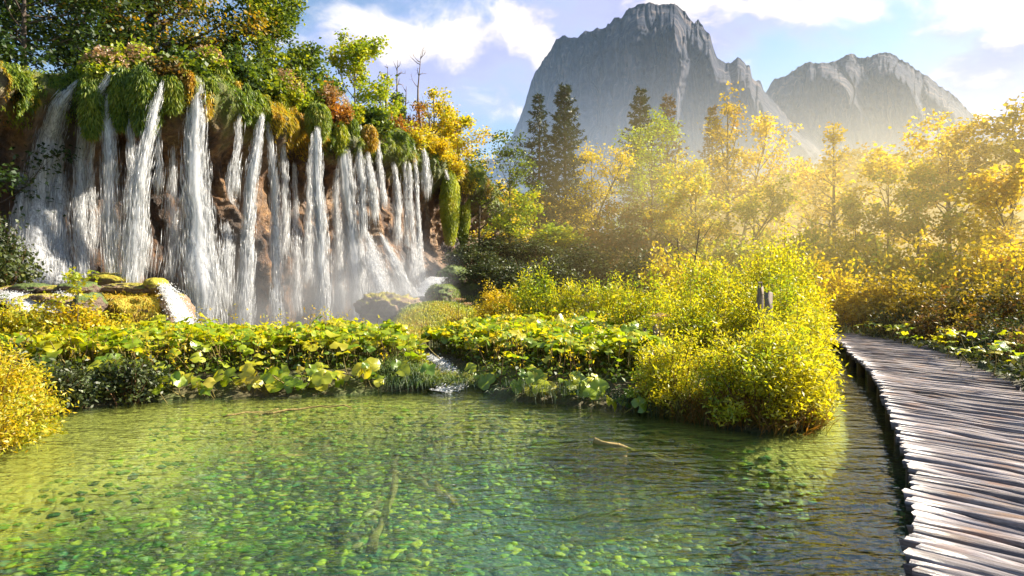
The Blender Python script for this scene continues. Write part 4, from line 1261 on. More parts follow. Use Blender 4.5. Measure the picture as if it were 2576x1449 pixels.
for i, (x, y0, y1, w, mat, lab) in enumerate(MOSS):
    rng = np.random.default_rng(500 + i)
    pt, _ = on_cliff(x, y0, 0.05)
    lipo = None
    pb, _ = on_cliff(x, (y0 + y1) / 2, 0.15)
    Y = min(pt[1], pb[1])
    A, B = at(x, y0, Y), at(x, y1, Y - 0.1)
    hh = A[2] - B[2]
    ww = w / K / FPX * Y * 0.5
    nx, ny = [float(v[0]) for v in cliff_normal(np.array([x / K]))]
    out = np.array([nx, ny, 0]); sd = np.array([ny, -nx, 0]) * -1
    base = (A + B) / 2 - out * 0.25
    root = thing('moss_curtain', lab, 'moss', base, 'moss hanging from the cliff')
    nu, nv = 18, 16
    th, v = np.meshgrid(np.arange(nu) / nu * 6.283, np.linspace(0, 1, nv), indexing='ij')
    prof = np.sin(np.clip(v, 0.0, 1) * math.pi * 0.93 + 0.12) ** 0.5 * (1.0 - 0.25 * v)
    n3 = 1 + 0.28 * fbm(th * 1.2 + i * 7, v * 4, 0, 3, 60 + i)
    S = (np.cos(th) * prof * ww * n3)[..., None] * sd + (np.sin(th) * prof * min(ww, 0.55) * n3 * 0.95)[..., None] * out
    S = S + np.stack([0 * v, 0 * v, hh * (0.5 - v)], -1)
    b = MB()
    b.add(S, grid_faces(nu, nv, wrap=True))
    b.obj('moss_mass', M['moss_mass'], root, smooth=True)
    n = int(1600 + 4200 * ww * hh)
    iu, iv = rng.integers(0, nu, n), rng.integers(0, nv - 1, n)
    fu, fv = rng.uniform(0, 1, (n, 1)), rng.uniform(0, 1, (n, 1))
    iu2 = (iu + 1) % nu
    C = (S[iu, iv] * (1 - fu) + S[iu2, iv] * fu) * (1 - fv) + (S[iu, iv + 1] * (1 - fu) + S[iu2, iv + 1] * fu) * fv + rng.normal(0, 0.05, (n, 3))
    nrm = np.cos(th[iu, iv])[:, None] * sd + np.sin(th[iu, iv])[:, None] * out
    D = nrm * 0.55 + np.array([0, 0, -0.75]) + rng.normal(0, 0.25, (n, 3))
    c = MB()
    V, q, t3 = blades(C, 0.15, 0.03, D, rng, 0.8)
    c.add(V, q); c.f.append(t3 + 0); c.m.append(0)
    tag(c.obj('hanging_blades', M[mat], root), kind='stuff')

# shaggy moss and trailing grass all along the lip
def lip_moss():
    rng = np.random.default_rng(580)
    n = 60000
    px = rng.uniform(-60, 482, n)
    top = cliff_top(px)
    z = top + 0.25 - np.abs(rng.normal(0, 0.9, n)) * (1.0 + 0.7 * fbm(px / 9, 0, 0, 3, 581))
    nx, ny = cliff_normal(px)
    X, Y = cliff_xy(px)
    keep = fbm(X / 0.7, Y / 0.7, z / 1.2, 3, 582) + 0.55 * (z - top + 1.1) > rng.uniform(-0.25, 0.35, n)
    px, z, nx, ny, X, Y, top = [a[keep] for a in (px, z, nx, ny, X, Y, top)]
    o = cliff_off(px, np.minimum(z, top)) - np.where(z > top, rng.uniform(0, 1.2, len(z)), 0) + 0.03
    C = np.stack([X + nx * o, Y + ny * o, z], -1)
    D = np.stack([nx * 0.7, ny * 0.7, -0.45 + 0 * nx], -1) + rng.normal(0, 0.3, (len(z), 3))
    sc_ = (Y / 30)
    for k, (lo, hi, mt, lab) in enumerate([(-1, -0.02, 'moss_blade', 'shaggy green moss trailing along the cliff lip'), (-0.02, 2, 'moss_gold', 'golden dry grass trailing along the cliff lip')]):
        f = fbm(X / 1.6, Y / 1.6, 0, 2, 583) - 0.10
        m = (f >= lo) & (f < hi)
        b = MB()
        V, q, t3 = blades(C[m], 0.17 * sc_[m], 0.03, D[m], rng, 0.9)
        b.add(V, q); b.f.append(t3); b.m.append(0)
        tag(b.obj('lip_moss', M[mt]), lab, kind='stuff')
lip_moss()

# ------------------------------------------------------------------ woodland across the water
WT = 'woodland trees beyond the bank'
spruce('slim dark spruce with bare lower trunk', 1355, 238, 62, 2.7, 601, bare=0.36, whorls=26, dens=0.85)
spruce('tallest dense dark spruce', 1420, 222, 60, 3.9, 602, bare=0.2, whorls=34, dens=1.2)
spruce('dark spruce rising behind the broad yellow-green tree', 1612, 226, 66, 3.8, 603, bare=0.25, whorls=32)
spruce('thin drooping spruce with reddish lower branches', 1680, 243, 64, 3.4, 604, mat='needle_brown', bare=0.25, whorls=26, dens=0.7)
spruce('pale brownish spruce half hidden behind the forked maple', 1792, 268, 66, 2.6, 605, mat='needle_brown', bare=0.2, whorls=30, dens=0.8)
tree('thin dark-leaved tree nearest the end of the cliff', 1205, 395, 46, 1.9, 1162, 0, 'leaf_green', 611, cb=0.25, L=0.2, W=0.15, limbs=16, group=WT, clump=0.25, shape='open')
tree('dark-leaved tree with airy crown left of the slim spruce', 1282, 362, 44, 2.4, 2570, 0, 'leaf_green', 612, cb=0.3, L=0.19, W=0.15, limbs=20, group=WT, clump=0.22)
tree('low green tree with yellow sunlit shoots by the dark mound', 1310, 540, 38, 2.0, 2080, 0, 'leaf_yellowgreen', 613, cb=0.1, L=0.18, W=0.14, limbs=16, group=WT)
tree('sparse yellow birch right of the tall spruce', 1490, 368, 48, 2.2, 1591, 0, 'leaf_gold', 614, cb=0.3, L=0.18, W=0.14, limbs=18, group=WT, clump=0.3, bark='bark_pale')
tree('thin pale-leaved tree on a leaning trunk', 1568, 385, 46, 2.2, 1591, 0, 'leaf_gold', 615, cb=0.45, L=0.18, W=0.14, limbs=16, group=WT, lean=(3.4, 0), clump=0.3)
tree('broad yellow-green tree below the dark spruce', 1640, 325, 52, 3.8, 5508, 0, 'leaf_yellowgreen', 616, cb=0.15, L=0.21, W=0.16, limbs=28, group=WT, clump=0.2)
tree('rounded yellow tree right of the broad yellow-green one', 1740, 415, 47, 2.9, 3978, 0, 'leaf_yellow', 617, cb=0.15, L=0.2, W=0.16, limbs=22, group=WT)
tree('tall forked maple with russet open top', 1830, 272, 43, 2.9, 1958, 0, 'leaf_russet', 618, cb=0.45, L=0.22, W=0.19, limbs=18, group=WT, clump=0.2, tr=0.2, shape='umbrella')
tree('golden maple spreading right of the forked one', 1925, 322, 44, 3.0, 2815, 0, 'leaf_gold', 619, cb=0.3, L=0.22, W=0.19, limbs=20, group=WT, lean=(2.2, 0), clump=0.2)
tree('yellow tree on a thin curved trunk before the forked maple', 1750, 470, 38, 2.6, 2937, 0, 'leaf_yellow', 620, cb=0.35, L=0.2, W=0.17, limbs=18, group=WT)
tree('yellow tree on a trunk slanting out to the right', 1955, 500, 37, 2.6, 2815, 0, 'leaf_yellow', 621, cb=0.4, L=0.2, W=0.17, limbs=18, group=WT, lean=(3.6, 0), tr=0.14)
tree('slim tall brownish tree with pointed open crown', 2098, 285, 38, 2.4, 1468, 0, 'leaf_russet', 622, cb=0.3, L=0.2, W=0.16, limbs=24, shape='cone', group=WT, clump=0.22)
tree('round golden tree behind the slim pointed one', 2050, 445, 44, 3.0, 3672, 0, 'leaf_gold', 623, cb=0.15, L=0.22, W=0.18, limbs=22, group=WT)
tree('golden tree with arched top right of the slim pointed one', 2235, 398, 37, 2.8, 3427, 0, 'leaf_gold', 624, cb=0.15, L=0.22, W=0.19, limbs=22, group=WT)
tree('yellow maple with dark trunk and broad top', 2388, 348, 35, 3.2, 4590, 0, 'leaf_gold', 625, cb=0.25, L=0.23, W=0.2, limbs=24, group=WT, tr=0.17)
tree('yellow tree filling the gap before the broad maple', 2310, 470, 33, 2.4, 3182, 0, 'leaf_yellow', 626, cb=0.15, L=0.21, W=0.18, limbs=18, group=WT)
tree('tall russet maple cut off by the picture edge', 2545, 285, 33, 3.2, 3672, 0, 'leaf_russet', 627, cb=0.2, L=0.25, W=0.22, limbs=24, group=WT)
tree('golden tree on a leaning trunk below the russet maple', 2500, 470, 28, 2.4, 3182, 0, 'leaf_gold', 628, cb=0.3, L=0.21, W=0.18, limbs=18, group=WT, lean=(-1.6, 0))
tree('yellow tree low between the two golden maples', 2150, 520, 34, 2.2, 2815, 0, 'leaf_yellow', 629, cb=0.1, L=0.2, W=0.17, limbs=18, group=WT)
tree('dim olive tree deep in the wood under the spruces', 1450, 520, 50, 2.8, 2815, 0, 'leaf_brown', 630, cb=0.15, L=0.2, W=0.16, limbs=20, group=WT)
tree('brownish tree deep in the wood below the leaning trunk', 1560, 540, 44, 2.6, 2570, 0, 'leaf_brown', 631, cb=0.15, L=0.2, W=0.16, limbs=20, group=WT)
tree('olive-gold tree behind the curved trunk', 1690, 540, 42, 2.4, 2570, 0, 'leaf_gold', 632, cb=0.12, L=0.2, W=0.16, limbs=20, group=WT)
for k, (x, yt, yb) in enumerate([(1714, 590, 712), (1728, 560, 712)]):
    pass

# understorey: a few shrub forms, repeated
protos = {}
def proto_shrub(key, mat, rx, h, n_leaf, L, W, seed):
    rng = np.random.default_rng(seed)
    b, c = shrub_mesh(rng, rx, rx, h, 60, n_leaf, L, W, shoots=0.3)
    protos[key] = (b.mesh('stems', M['twig']), c.mesh('foliage', M[mat]), rx, h)
proto_shrub('yellow', 'leaf_yellow', 1.5, 2.4, 3600, 0.16, 0.11, 701)
proto_shrub('gold', 'leaf_gold', 1.5, 2.4, 3600, 0.16, 0.11, 702)
proto_shrub('brown', 'leaf_brown', 1.5, 2.2, 3400, 0.15, 0.09, 703)
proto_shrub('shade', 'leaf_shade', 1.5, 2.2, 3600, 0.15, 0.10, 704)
proto_shrub('green', 'leaf_yellowgreen', 1.5, 2.2, 3600, 0.16, 0.11, 705)
proto_shrub('orange', 'leaf_russet', 1.5, 2.2, 3400, 0.15, 0.10, 706)
def under(key, x, ytop, Y, width_px, label, group, rz, lift=0.0):
    sm, fm, rx, h0 = protos[key]
    t = at(x, ytop, Y)
    z0 = gz(t[0], Y) + lift
    hh = max(0.6, t[2] - z0)
    r = width_px / K / FPX * Y * 0.5
    root = thing('understorey_shrub', label, 'shrub', (t[0], Y, z0), group, rz, (r / rx, r / rx, hh / (h0 * 1.05)))
    link('stems', sm, root)
    link('foliage', fm, root)
    return root
UG = 'understorey shrubs of the wood'
rngu = random.Random(5)
rows = [ # key, x, ytop, Y, width, label
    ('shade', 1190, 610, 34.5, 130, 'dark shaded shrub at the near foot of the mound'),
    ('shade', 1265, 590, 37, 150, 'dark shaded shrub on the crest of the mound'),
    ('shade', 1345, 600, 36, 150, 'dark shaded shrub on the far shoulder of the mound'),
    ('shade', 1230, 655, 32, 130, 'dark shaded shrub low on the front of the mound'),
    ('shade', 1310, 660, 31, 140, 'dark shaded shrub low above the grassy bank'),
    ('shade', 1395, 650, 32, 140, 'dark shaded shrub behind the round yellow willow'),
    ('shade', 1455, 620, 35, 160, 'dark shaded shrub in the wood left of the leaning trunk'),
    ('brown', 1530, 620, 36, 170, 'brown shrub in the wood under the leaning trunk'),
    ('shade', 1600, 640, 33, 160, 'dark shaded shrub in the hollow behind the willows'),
    ('brown', 1500, 560, 42, 190, 'brown shrub deep in the wood below the birch'),
    ('green', 1400, 560, 40, 150, 'green shrub below the tall spruce'),
    ('brown', 1640, 560, 40, 190, 'brown shrub deep in the wood below the broad tree'),
    ('gold', 1690, 620, 32, 170, 'golden shrub left of the curved trunk'),
    ('yellow', 1770, 610, 33, 180, 'yellow shrub at the foot of the forked maple'),
    ('yellow', 1860, 590, 34, 190, 'yellow shrub between forked maple and slanting trunk'),
    ('yellow', 1945, 600, 32, 190, 'yellow shrub below the slanting trunk'),
    ('yellow', 2020, 560, 34, 190, 'yellow shrub below the round golden tree'),
    ('gold', 2060, 640, 27, 170, 'golden shrub behind the posts'),
    ('gold', 2110, 590, 31, 190, 'golden shrub round the slim trunk'),
    ('yellow', 2190, 600, 30, 190, 'yellow shrub right of the slim trunk'),
    ('gold', 2160, 690, 25, 150, 'golden shrub over the bend of the boardwalk'),
    ('orange', 2235, 680, 24, 170, 'orange-brown shrub past the bend of the boardwalk'),
    ('gold', 2280, 600, 29, 190, 'golden shrub left of the broad maple trunk'),
    ('yellow', 2370, 620, 27, 190, 'yellow shrub at the broad maple trunk'),
    ('orange', 2320, 700, 22, 170, 'orange-brown shrub beside the middle of the boardwalk'),
    ('gold', 2460, 600, 26, 200, 'golden shrub right of the broad maple trunk'),
    ('brown', 2410, 720, 20, 180, 'brown shrub behind the boardwalk leaves'),
    ('gold', 2550, 600, 25, 200, 'golden shrub under the russet maple'),
    ('orange', 2500, 700, 19.5, 190, 'orange-brown shrub near the picture edge'),
    ('brown', 2570, 700, 17.5, 200, 'brown shrub at the picture edge by the boardwalk'),
    ('brown', 2480, 790, 16.8, 150, 'low brown shrub right above the boardwalk edge'),
    ('brown', 2630, 650, 20, 220, 'brown shrub half outside the picture'),
    ('gold', 1990, 690, 22, 160, 'golden shrub just behind the upright posts'),
    ('yellow', 1880, 660, 25, 170, 'yellow shrub behind the middle willow'),
    ('yellow', 1800, 670, 26, 160, 'yellow shrub left of the posts in the back row'),
    ('gold', 1720, 680, 27, 150, 'golden shrub at the back of the willow thicket'),
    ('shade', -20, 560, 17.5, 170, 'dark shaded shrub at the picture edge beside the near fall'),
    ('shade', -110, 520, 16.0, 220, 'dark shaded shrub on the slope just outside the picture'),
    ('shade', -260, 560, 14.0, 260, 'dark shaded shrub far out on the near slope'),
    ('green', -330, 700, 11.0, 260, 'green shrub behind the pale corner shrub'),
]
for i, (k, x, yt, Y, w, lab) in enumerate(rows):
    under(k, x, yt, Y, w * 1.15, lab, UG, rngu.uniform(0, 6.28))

# far wooded hills: one mass of crowns
def far_wood(name, label, cx, cy, rx, ry, n, seed, mat, hmin=7, hmax=12):
    rng = np.random.default_rng(seed)
    b = MB()
    for i in range(n):
        a, q = rng.uniform(0, 6.28), math.sqrt(rng.uniform(0, 1))
        x, y = cx + rx * q * math.cos(a), cy + ry * q * math.sin(a)
        z = gz(x, y)
        h = rng.uniform(hmin, hmax); r = h * rng.uniform(0.25, 0.4)
        m = 260
        d = unit(rng.normal(size=(m, 3)))
        C = np.array([x, y, z + h * 0.55]) + d * np.array([r, r, h * 0.48]) * rng.uniform(0.6, 1.05, (m, 1))
        b.add(*leaves(C, 0.9, 0.7, rng, 0.6))
    tag(b.obj(name, M[mat]), label, kind='stuff')
far_wood('wooded_hill', 'hazy far wood on the hill below the mountains', 86, 150, 55, 30, 150, 801, 'leaf_brown')
far_wood('wooded_hill', 'hazy far wood seen past the end of the cliff', -4, 140, 24, 22, 60, 802, 'leaf_gold')
far_wood('wooded_hill', 'dim far wood closing the view behind the trees', 60, 92, 52, 14, 110, 803, 'leaf_brown', 5, 9)
far_wood('wooded_hill', 'dim wood behind the spruces', 12, 78, 22, 9, 40, 804, 'leaf_shade', 4, 7)
# ------------------------------------------------------------------ boardwalk
DECK = 0.45
LE = np.array([(0.9, 1.0), (1.6, 2.2), (2.37, 3.65), (3.04, 4.59), (3.83, 5.80), (4.63, 7.24), (5.97, 9.63), (7.64, 12.8), (9.43, 16.9), (10.66, 19.4), (11.0, 21.6), (10.7, 23.6)])
def make_boardwalk():
    rng = np.random.default_rng(31)
    root = thing('boardwalk', 'long wooden boardwalk of rough weathered planks curving away over the water', 'boardwalk', (6.5, 9.5, 0))
    base = np.array([6.5, 9.5, 0])
    # eight plank shapes: split logs, flat on top, ragged ends; length along x from the near-pond end
    var = []
    for k in range(8):
        nseg, L = 7, 2.45
        th = np.array([0.0, 0.55, 1.15, 2.0, 2.6, 3.1, 4.0, 5.4])
        cs = np.array([(0.053, -0.02), (0.053, 0.034), (0.042, 0.047), (-0.042, 0.047), (-0.053, 0.034), (-0.053, -0.02), (-0.03, -0.05), (0.03, -0.05)])
        xs = np.linspace(0, L, nseg)
        V = np.zeros((nseg, 8, 3))
        for i, x in enumerate(xs):
            wv = 1 + 0.16 * rng.normal()
            V[i, :, 0] = x + (rng.normal(0, 0.012, 8) if 0 < i < nseg - 1 else rng.normal(0, 0.010, 8))
            V[i, :, 1] = cs[:, 0] * wv + 0.012 * rng.normal() + rng.normal(0, 0.005, 8)
            V[i, :, 2] = cs[:, 1] * (1 + 0.1 * rng.normal()) + rng.normal(0, 0.004, 8) + 0.006 * rng.normal()
        b = MB()
        F = grid_faces(nseg, 8)
        I = np.arange(nseg - 1)
        F = np.concatenate([F, np.stack([I * 8 + 7, (I + 1) * 8 + 7, (I + 1) * 8, I * 8], -1)])
        b.add(V, F[:, ::-1])
        b.f.append(np.array([[0, 7, 6], [0, 6, 5], [0, 5, 4], [0, 4, 3], [0, 3, 2], [0, 2, 1]])[:, ::-1]); b.m.append(0)
        e = (nseg - 1) * 8
        b.f.append(np.array([[0, 1, 2], [0, 2, 3], [0, 3, 4], [0, 4, 5], [0, 5, 6], [0, 6, 7]])[:, ::-1] + e); b.m.append(0)
        var.append(b.mesh('plank', M['wood']))
    s = np.concatenate([[0], np.cumsum(np.linalg.norm(np.diff(LE, axis=0), axis=1))])
    q = 0.0
    i = 0
    while q < s[-1]:
        p = np.array([np.interp(q, s, LE[:, k]) for k in range(2)])
        a = math.radians(np.interp(p[1], [0, 3.8, 6, 9, 12, 16, 19, 21, 24], [-36, -42, -50, -56, -58, -52, -40, -24, -5])) + rng.normal(0, 0.012)
        j = rng.normal(-0.03, 0.022)
        o = link('plank', var[rng.integers(0, 8)], root)
        o.location = (p[0] - j * math.cos(a) - base[0], p[1] - j * math.sin(a) - base[1], DECK - 0.05 + rng.normal(0, 0.008))
        o.rotation_euler = (rng.normal(0, 0.05), rng.normal(0, 0.008), a)
        o.scale = (rng.uniform(0.95, 1.05), rng.uniform(0.78, 1.12), rng.uniform(0.9, 1.15))
        # step along the edge so that planks sit side by side whatever their slant
        d = np.array([np.interp(min(q + 0.2, s[-1]), s, LE[:, k]) for k in range(2)]) - p
        d = d / (np.linalg.norm(d) + 1e-9)
        perp = abs(d[0] * -math.sin(a) + d[1] * math.cos(a))
        q += 0.126 / max(0.35, perp)
        i += 1
    # bearers below the planks and posts in the water
    for off in (0.28, 1.2, 2.0):
        P = []
        for k in np.linspace(0, s[-1], 26):
            p = np.array([np.interp(k, s, LE[:, c]) for c in range(2)])
            a = math.radians(np.interp(p[1], [0, 3.8, 6, 9, 12, 16, 19, 21, 24], [-36, -42, -50, -56, -58, -52, -40, -24, -5]))
            P.append([p[0] + off * math.cos(a) - base[0], p[1] + off * math.sin(a) - base[1], DECK - 0.19])
        b = MB()
        b.add(*tube(np.array(P), 0.085, 7))
        b.obj('bearer', M['wood_dark'], root, smooth=True)
    for k in np.arange(1.2, s[-1], 1.9):
        p = np.array([np.interp(k, s, LE[:, c]) for c in range(2)])
        a = math.radians(np.interp(p[1], [0, 3.8, 6, 9, 12, 16, 19, 21, 24], [-36, -42, -50, -56, -58, -52, -40, -24, -5]))
        for off in (0.16, 2.1):
            x, y = p[0] + off * math.cos(a), p[1] + off * math.sin(a)
            b = MB()
            b.add(*tube(np.array([[x, y, gz(x, y) - 0.2], [x + 0.01, y, 0.1], [x, y, DECK - 0.12]]) - base, [0.10, 0.09, 0.085], 8))
            b.obj('post', M['wood_dark'], root, smooth=True)
make_boardwalk()

# ------------------------------------------------------------------ rocks
def ico(sub):
    t = (1 + 5 ** 0.5) / 2
    v = np.array([[-1, t, 0], [1, t, 0], [-1, -t, 0], [1, -t, 0], [0, -1, t], [0, 1, t], [0, -1, -t], [0, 1, -t], [t, 0, -1], [t, 0, 1], [-t, 0, -1], [-t, 0, 1]], float)
    f = np.array([[0, 11, 5], [0, 5, 1], [0, 1, 7], [0, 7, 10], [0, 10, 11], [1, 5, 9], [5, 11, 4], [11, 10, 2], [10, 7, 6], [7, 1, 8], [3, 9, 4], [3, 4, 2], [3, 2, 6], [3, 6, 8], [3, 8, 9], [4, 9, 5], [2, 4, 11], [6, 2, 10], [8, 6, 7], [9, 8, 1]])
    v = unit(v)
    for _ in range(sub):
        e = {}
        vl = list(v)
        nf = []
        def mid(a, b):
            k = (min(a, b), max(a, b))
            if k not in e:
                e[k] = len(vl)
                vl.append((v[a] + v[b]) / np.linalg.norm(v[a] + v[b]))
            return e[k]
        for a, b_, c in f:
            x, y, z = mid(a, b_), mid(b_, c), mid(c, a)
            nf += [[a, x, z], [b_, y, x], [c, z, y], [x, y, z]]
        v, f = np.array(vl), np.array(nf)
    return v, f
ICO4, ICO3, ICO1 = ico(4), ico(3), ico(1)

def rock(label, c, r, mat, seed, rough=0.32, name='rock', group=None, blades_=None, cat='rock', flat=0.0):
    v, f = ICO4 if max(r) > 0.7 else ICO3
    r = np.array(r, float)
    n = 1 + rough * fbm(v[:, 0] * 1.3 + seed, v[:, 1] * 1.3, v[:, 2] * 1.3, 4, seed) + rough * 0.4 * fbm(v[:, 0] * 4 + seed, v[:, 1] * 4, v[:, 2] * 4, 3, seed + 4, ridged=True)
    p = v * n[:, None] * r
    if flat:
        p[:, 2] = np.where(p[:, 2] > r[2] * flat, r[2] * flat + (p[:, 2] - r[2] * flat) * 0.3, p[:, 2])
    if blades_:
        root = thing(name, label, cat, c, group)
        b = MB(); b.add(p, f)
        b.obj('stone', M[mat], root, smooth=True)
        rng = np.random.default_rng(seed + 900)
        k = rng.integers(0, len(p), blades_[0])
        k = k[v[k, 2] > -0.5]
        m = len(k)
        D = v[k] * 0.6 + np.array([0, 0, -0.35]) + rng.normal(0, 0.3, (m, 3))
        C = p[k] + rng.normal(0, 0.03, (m, 3))
        g = MB()
        V, q, t3 = blades(C, blades_[2], 0.02, D, rng, 0.8)
        g.add(V, q); g.f.append(t3); g.m.append(0)
        tag(g.obj('moss', M[blades_[1]], root), kind='stuff')
        return root
    b = MB(); b.add(p, f)
    o = b.obj(name, M[mat], smooth=True)
    o.location = tuple(float(x) for x in c)
    return tag(o, label, cat, group)

def rock_px(label, x0, x1, y0, y1, Y, mat, seed, depth=1.0, **kw):
    a, b_ = at(x0, y0, Y), at(x1, y1, Y)
    c = (a + b_) / 2
    r = (abs(b_[0] - a[0]) / 2, depth, abs(a[2] - b_[2]) / 2)
    return rock(label, c, r, mat, seed, **kw)

RG = 'rocks round the plunge pool'
rock_px('large golden moss-covered rock at the edge of the pool', 232, 420, 722, 850, 18.0, 'mossy', 911, 1.1, blades_=(5200, 'moss_gold', 0.13), group=RG, rough=0.25, flat=0.55)
rock_px('small brown stone block perched on the golden mossy rock', 372, 418, 698, 735, 18.1, 'mossy', 912, 0.35, group=RG)
rock_px('long flat brown stone across the top of the golden rock', 262, 395, 712, 742, 18.3, 'wet_stone', 913, 0.6, group=RG, rough=0.4)
rock_px('pale ribbed rock under the little side cascade', 398, 470, 738, 850, 18.4, 'wet_stone', 914, 0.8, group=RG)
rock_px('brown rock nose at the edge of the pool', 915, 1050, 752, 840, 26.0, 'wet_stone', 915, 1.3, group=RG, rough=0.75, blades_=(500, 'moss_blade', 0.12))
rock_px('dark moss boulder by the end of the cascade', 1080, 1152, 716, 768, 29.0, 'mossy_dark', 916, 1.2, group=RG, blades_=(1600, 'moss_blade', 0.12))
rock_px('mossy outcrop below the far white chute', 1106, 1180, 668, 730, 33.0, 'mossy_dark', 917, 1.3, group=RG, blades_=(1600, 'moss_blade', 0.12))
rock_px('round mossy stone behind the golden rock', 235, 330, 688, 725, 20.5, 'mossy', 918, 0.7, group=RG)
rngr = np.random.default_rng(77)
LG = 'wet stones on the ledge'
for i, (x0, x1, y0, y1, lab) in enumerate([
        (-10, 70, 718, 745, 'flat brown wet stone nearest the picture edge'), (48, 130, 712, 742, 'dark mossy wet stone with a trickle over it'),
        (118, 190, 716, 742, 'brown wet stone in the middle of the ledge'), (170, 235, 708, 740, 'dark wet stone by the sapling'),
        (95, 165, 738, 760, 'yellow mossy stone low on the ledge'), (-20, 55, 742, 772, 'mossy yellow stone at the ledge foot'),
        (60, 100, 742, 768, 'small golden stone in the foam'), (205, 250, 735, 800, 'dark stone between foam and golden rock'), (150, 205, 745, 775, 'greenish wet stone under the sapling')]):
    rock_px(lab, x0, x1, y0, y1, 16.6 - 0.02 * i + (0.8 if y0 < 730 else 0), 'wet_stone' if i % 2 == 0 else 'mossy_dark', 930 + i, 0.6, group=LG, name='ledge_stone')

# little cascades over rock and ledge
def rill(label, pts, wid, seed, power=1.0, name='cascade'):
    """white water running down over the given 3-D points"""
    rng = np.random.default_rng(seed)
    P = np.array([[*p, w] for p, w in zip(pts, wid)], float)
    base = P[-1][:3]
    root = thing(name, label, 'cascade', base, 'small cascades')
    L = np.linalg.norm(np.diff(P[:, :3], axis=0), axis=1).sum()
    n, m = max(12, int(L / 0.08)), 9
    Q = polyline(P, np.linspace(0, 1, n))
    uu = np.linspace(-0.5, 0.5, m)
    T = np.gradient(Q[:, :3], axis=0)
    sd = unit(np.cross(T, np.array([0, 0, 1.0])))
    G = Q[:, None, :3] + sd[:, None, :] * (uu[None, :, None] * Q[:, None, 3:4])
    G[..., 2] += 0.05 * fbm(uu[None, :] * 5, np.linspace(0, L * 3, n)[:, None], 0, 3, seed) + (0.25 - uu[None, :] ** 2) * 0.3 * Q[:, None, 3]
    b = MB(); b.add(G - base, grid_faces(n, m))
    o = b.obj('water_sheet', M['rapids'], root, smooth=True)
    dens = (1 - np.abs(uu * 2) ** 2)[None, :] * np.ones((n, 1)) * power
    a = o.data.attributes.new('dens', 'FLOAT', 'POINT')
    a.data.foreach_set('value', dens.astype(np.float32).ravel())
    k = int(900 * power * L)
    t = rng.uniform(0, 1, k)
    S = polyline(P, t)
    Tn = polyline(P, np.clip(t + 0.03, 0, 1))[:, :3] - polyline(P, np.clip(t - 0.03, 0, 1))[:, :3]
    sdk = unit(np.cross(Tn, np.array([0, 0, 1.0])))
    C = S[:, :3] + sdk * (rng.normal(0, 0.28, k) * S[:, 3])[:, None] + rng.normal(0, 0.04, (k, 3)) + np.array([0, 0, 0.05])
    d = MB(); d.add(*drops(C - base, rng.uniform(0.03, 0.12, k), rng.uniform(0.012, 0.035, k), unit(Tn) + rng.normal(0, 0.3, (k, 3)), rng))
    tag(d.obj('droplets', M['foam'], root), kind='stuff')
    return root
rill('side cascade sliding off the golden mossy rock into the pool', [at(412, 718, 17.9), at(432, 745, 17.7), at(452, 785, 17.6), at(472, 822, 17.5), at(484, 850, 17.4)], [0.3, 0.55, 0.7, 0.8, 0.9], 951, 1.2)
rill('foamy run over the ledge stones at the picture edge', [at(20, 735, 17.0), at(40, 748, 16.4), at(70, 765, 15.9), at(85, 790, 15.6)], [0.5, 0.7, 0.8, 0.9], 952, 1.0)
rill('foamy run between the ledge stones by the sapling', [at(165, 735, 17.0), at(160, 752, 16.4), at(150, 770, 16.0), at(145, 795, 15.7)], [0.3, 0.5, 0.6, 0.7], 953, 1.0)
rill('little stream tumbling through the bank into the pond', [(-2.2, 16.0, 0.32), (-1.75, 14.9, 0.30), (-1.5, 14.1, 0.24), (-1.3, 13.5, 0.14), (-1.15, 13.05, 0.05), (-1.5, 12.5, 0.015)], [0.25, 0.28, 0.32, 0.32, 0.36, 0.6], 954, 0.7)
rill('white chute between the mossy outcrop and the cliff end', [at(1156, 640, 37), at(1138, 665, 35.5), at(1122, 690, 34.5), at(1112, 700, 34)], [0.6, 0.7, 0.8, 0.9], 955, 1.2)
rill('low white chute by the dark moss boulder', [at(1096, 700, 31.5), at(1082, 715, 30.8), at(1070, 740, 30.2), at(1062, 752, 29.8)], [1.2, 1.3, 1.5, 1.7], 956, 1.2)

# ------------------------------------------------------------------ butterbur bank
def leaf_geo(rng, R):
    """a round, wavy, dished leaf on a stalk: (verts, faces leaf, faces stalk)"""
    n = 13
    a = np.linspace(0.35, 2 * math.pi - 0.35, n) + math.pi / 2
    rim = R * (1 + 0.10 * rng.normal(size=n)) * (0.92 + 0.08 * np.cos(a - math.pi / 2 - math.pi))
    up = 0.22 * R * np.sin(a * rng.integers(2, 5) + rng.uniform(0, 6)) + rng.normal(0, 0.08, n) * R + 0.10 * R
    inner = np.stack([np.cos(a) * rim * 0.5, np.sin(a) * rim * 0.5, 0.05 * R + up * 0.25], -1)
    outer = np.stack([np.cos(a) * rim, np.sin(a) * rim, up - 0.12 * R], -1)
    V = np.concatenate([[[0, 0, 0]], inner, outer])
    i = np.arange(n - 1)
    tri = np.stack([np.zeros(n - 1, int), 1 + i, 2 + i], -1)
    quad = np.stack([1 + i, 1 + n + i, 2 + n + i, 2 + i], -1)
    return V, tri, quad

leaf_vars = []
for k in range(7):
    rng = np.random.default_rng(1000 + k)
    V, t3, q4 = leaf_geo(rng, 0.145)
    b = MB()
    b.add(V, t3); b.f.append(q4); b.m.append(0)
    st = np.array([[0, 0, -0.005], [0.02, 0.015, -0.14], [0.02, 0.05, -0.34], [0.0, 0.10, -0.55]])
    b.add(*tube(st, [0.007, 0.008, 0.009, 0.011], 4), m=1)
    leaf_vars.append(b.mesh('leaf', [M['butterbur'], M['stem_green']], True))

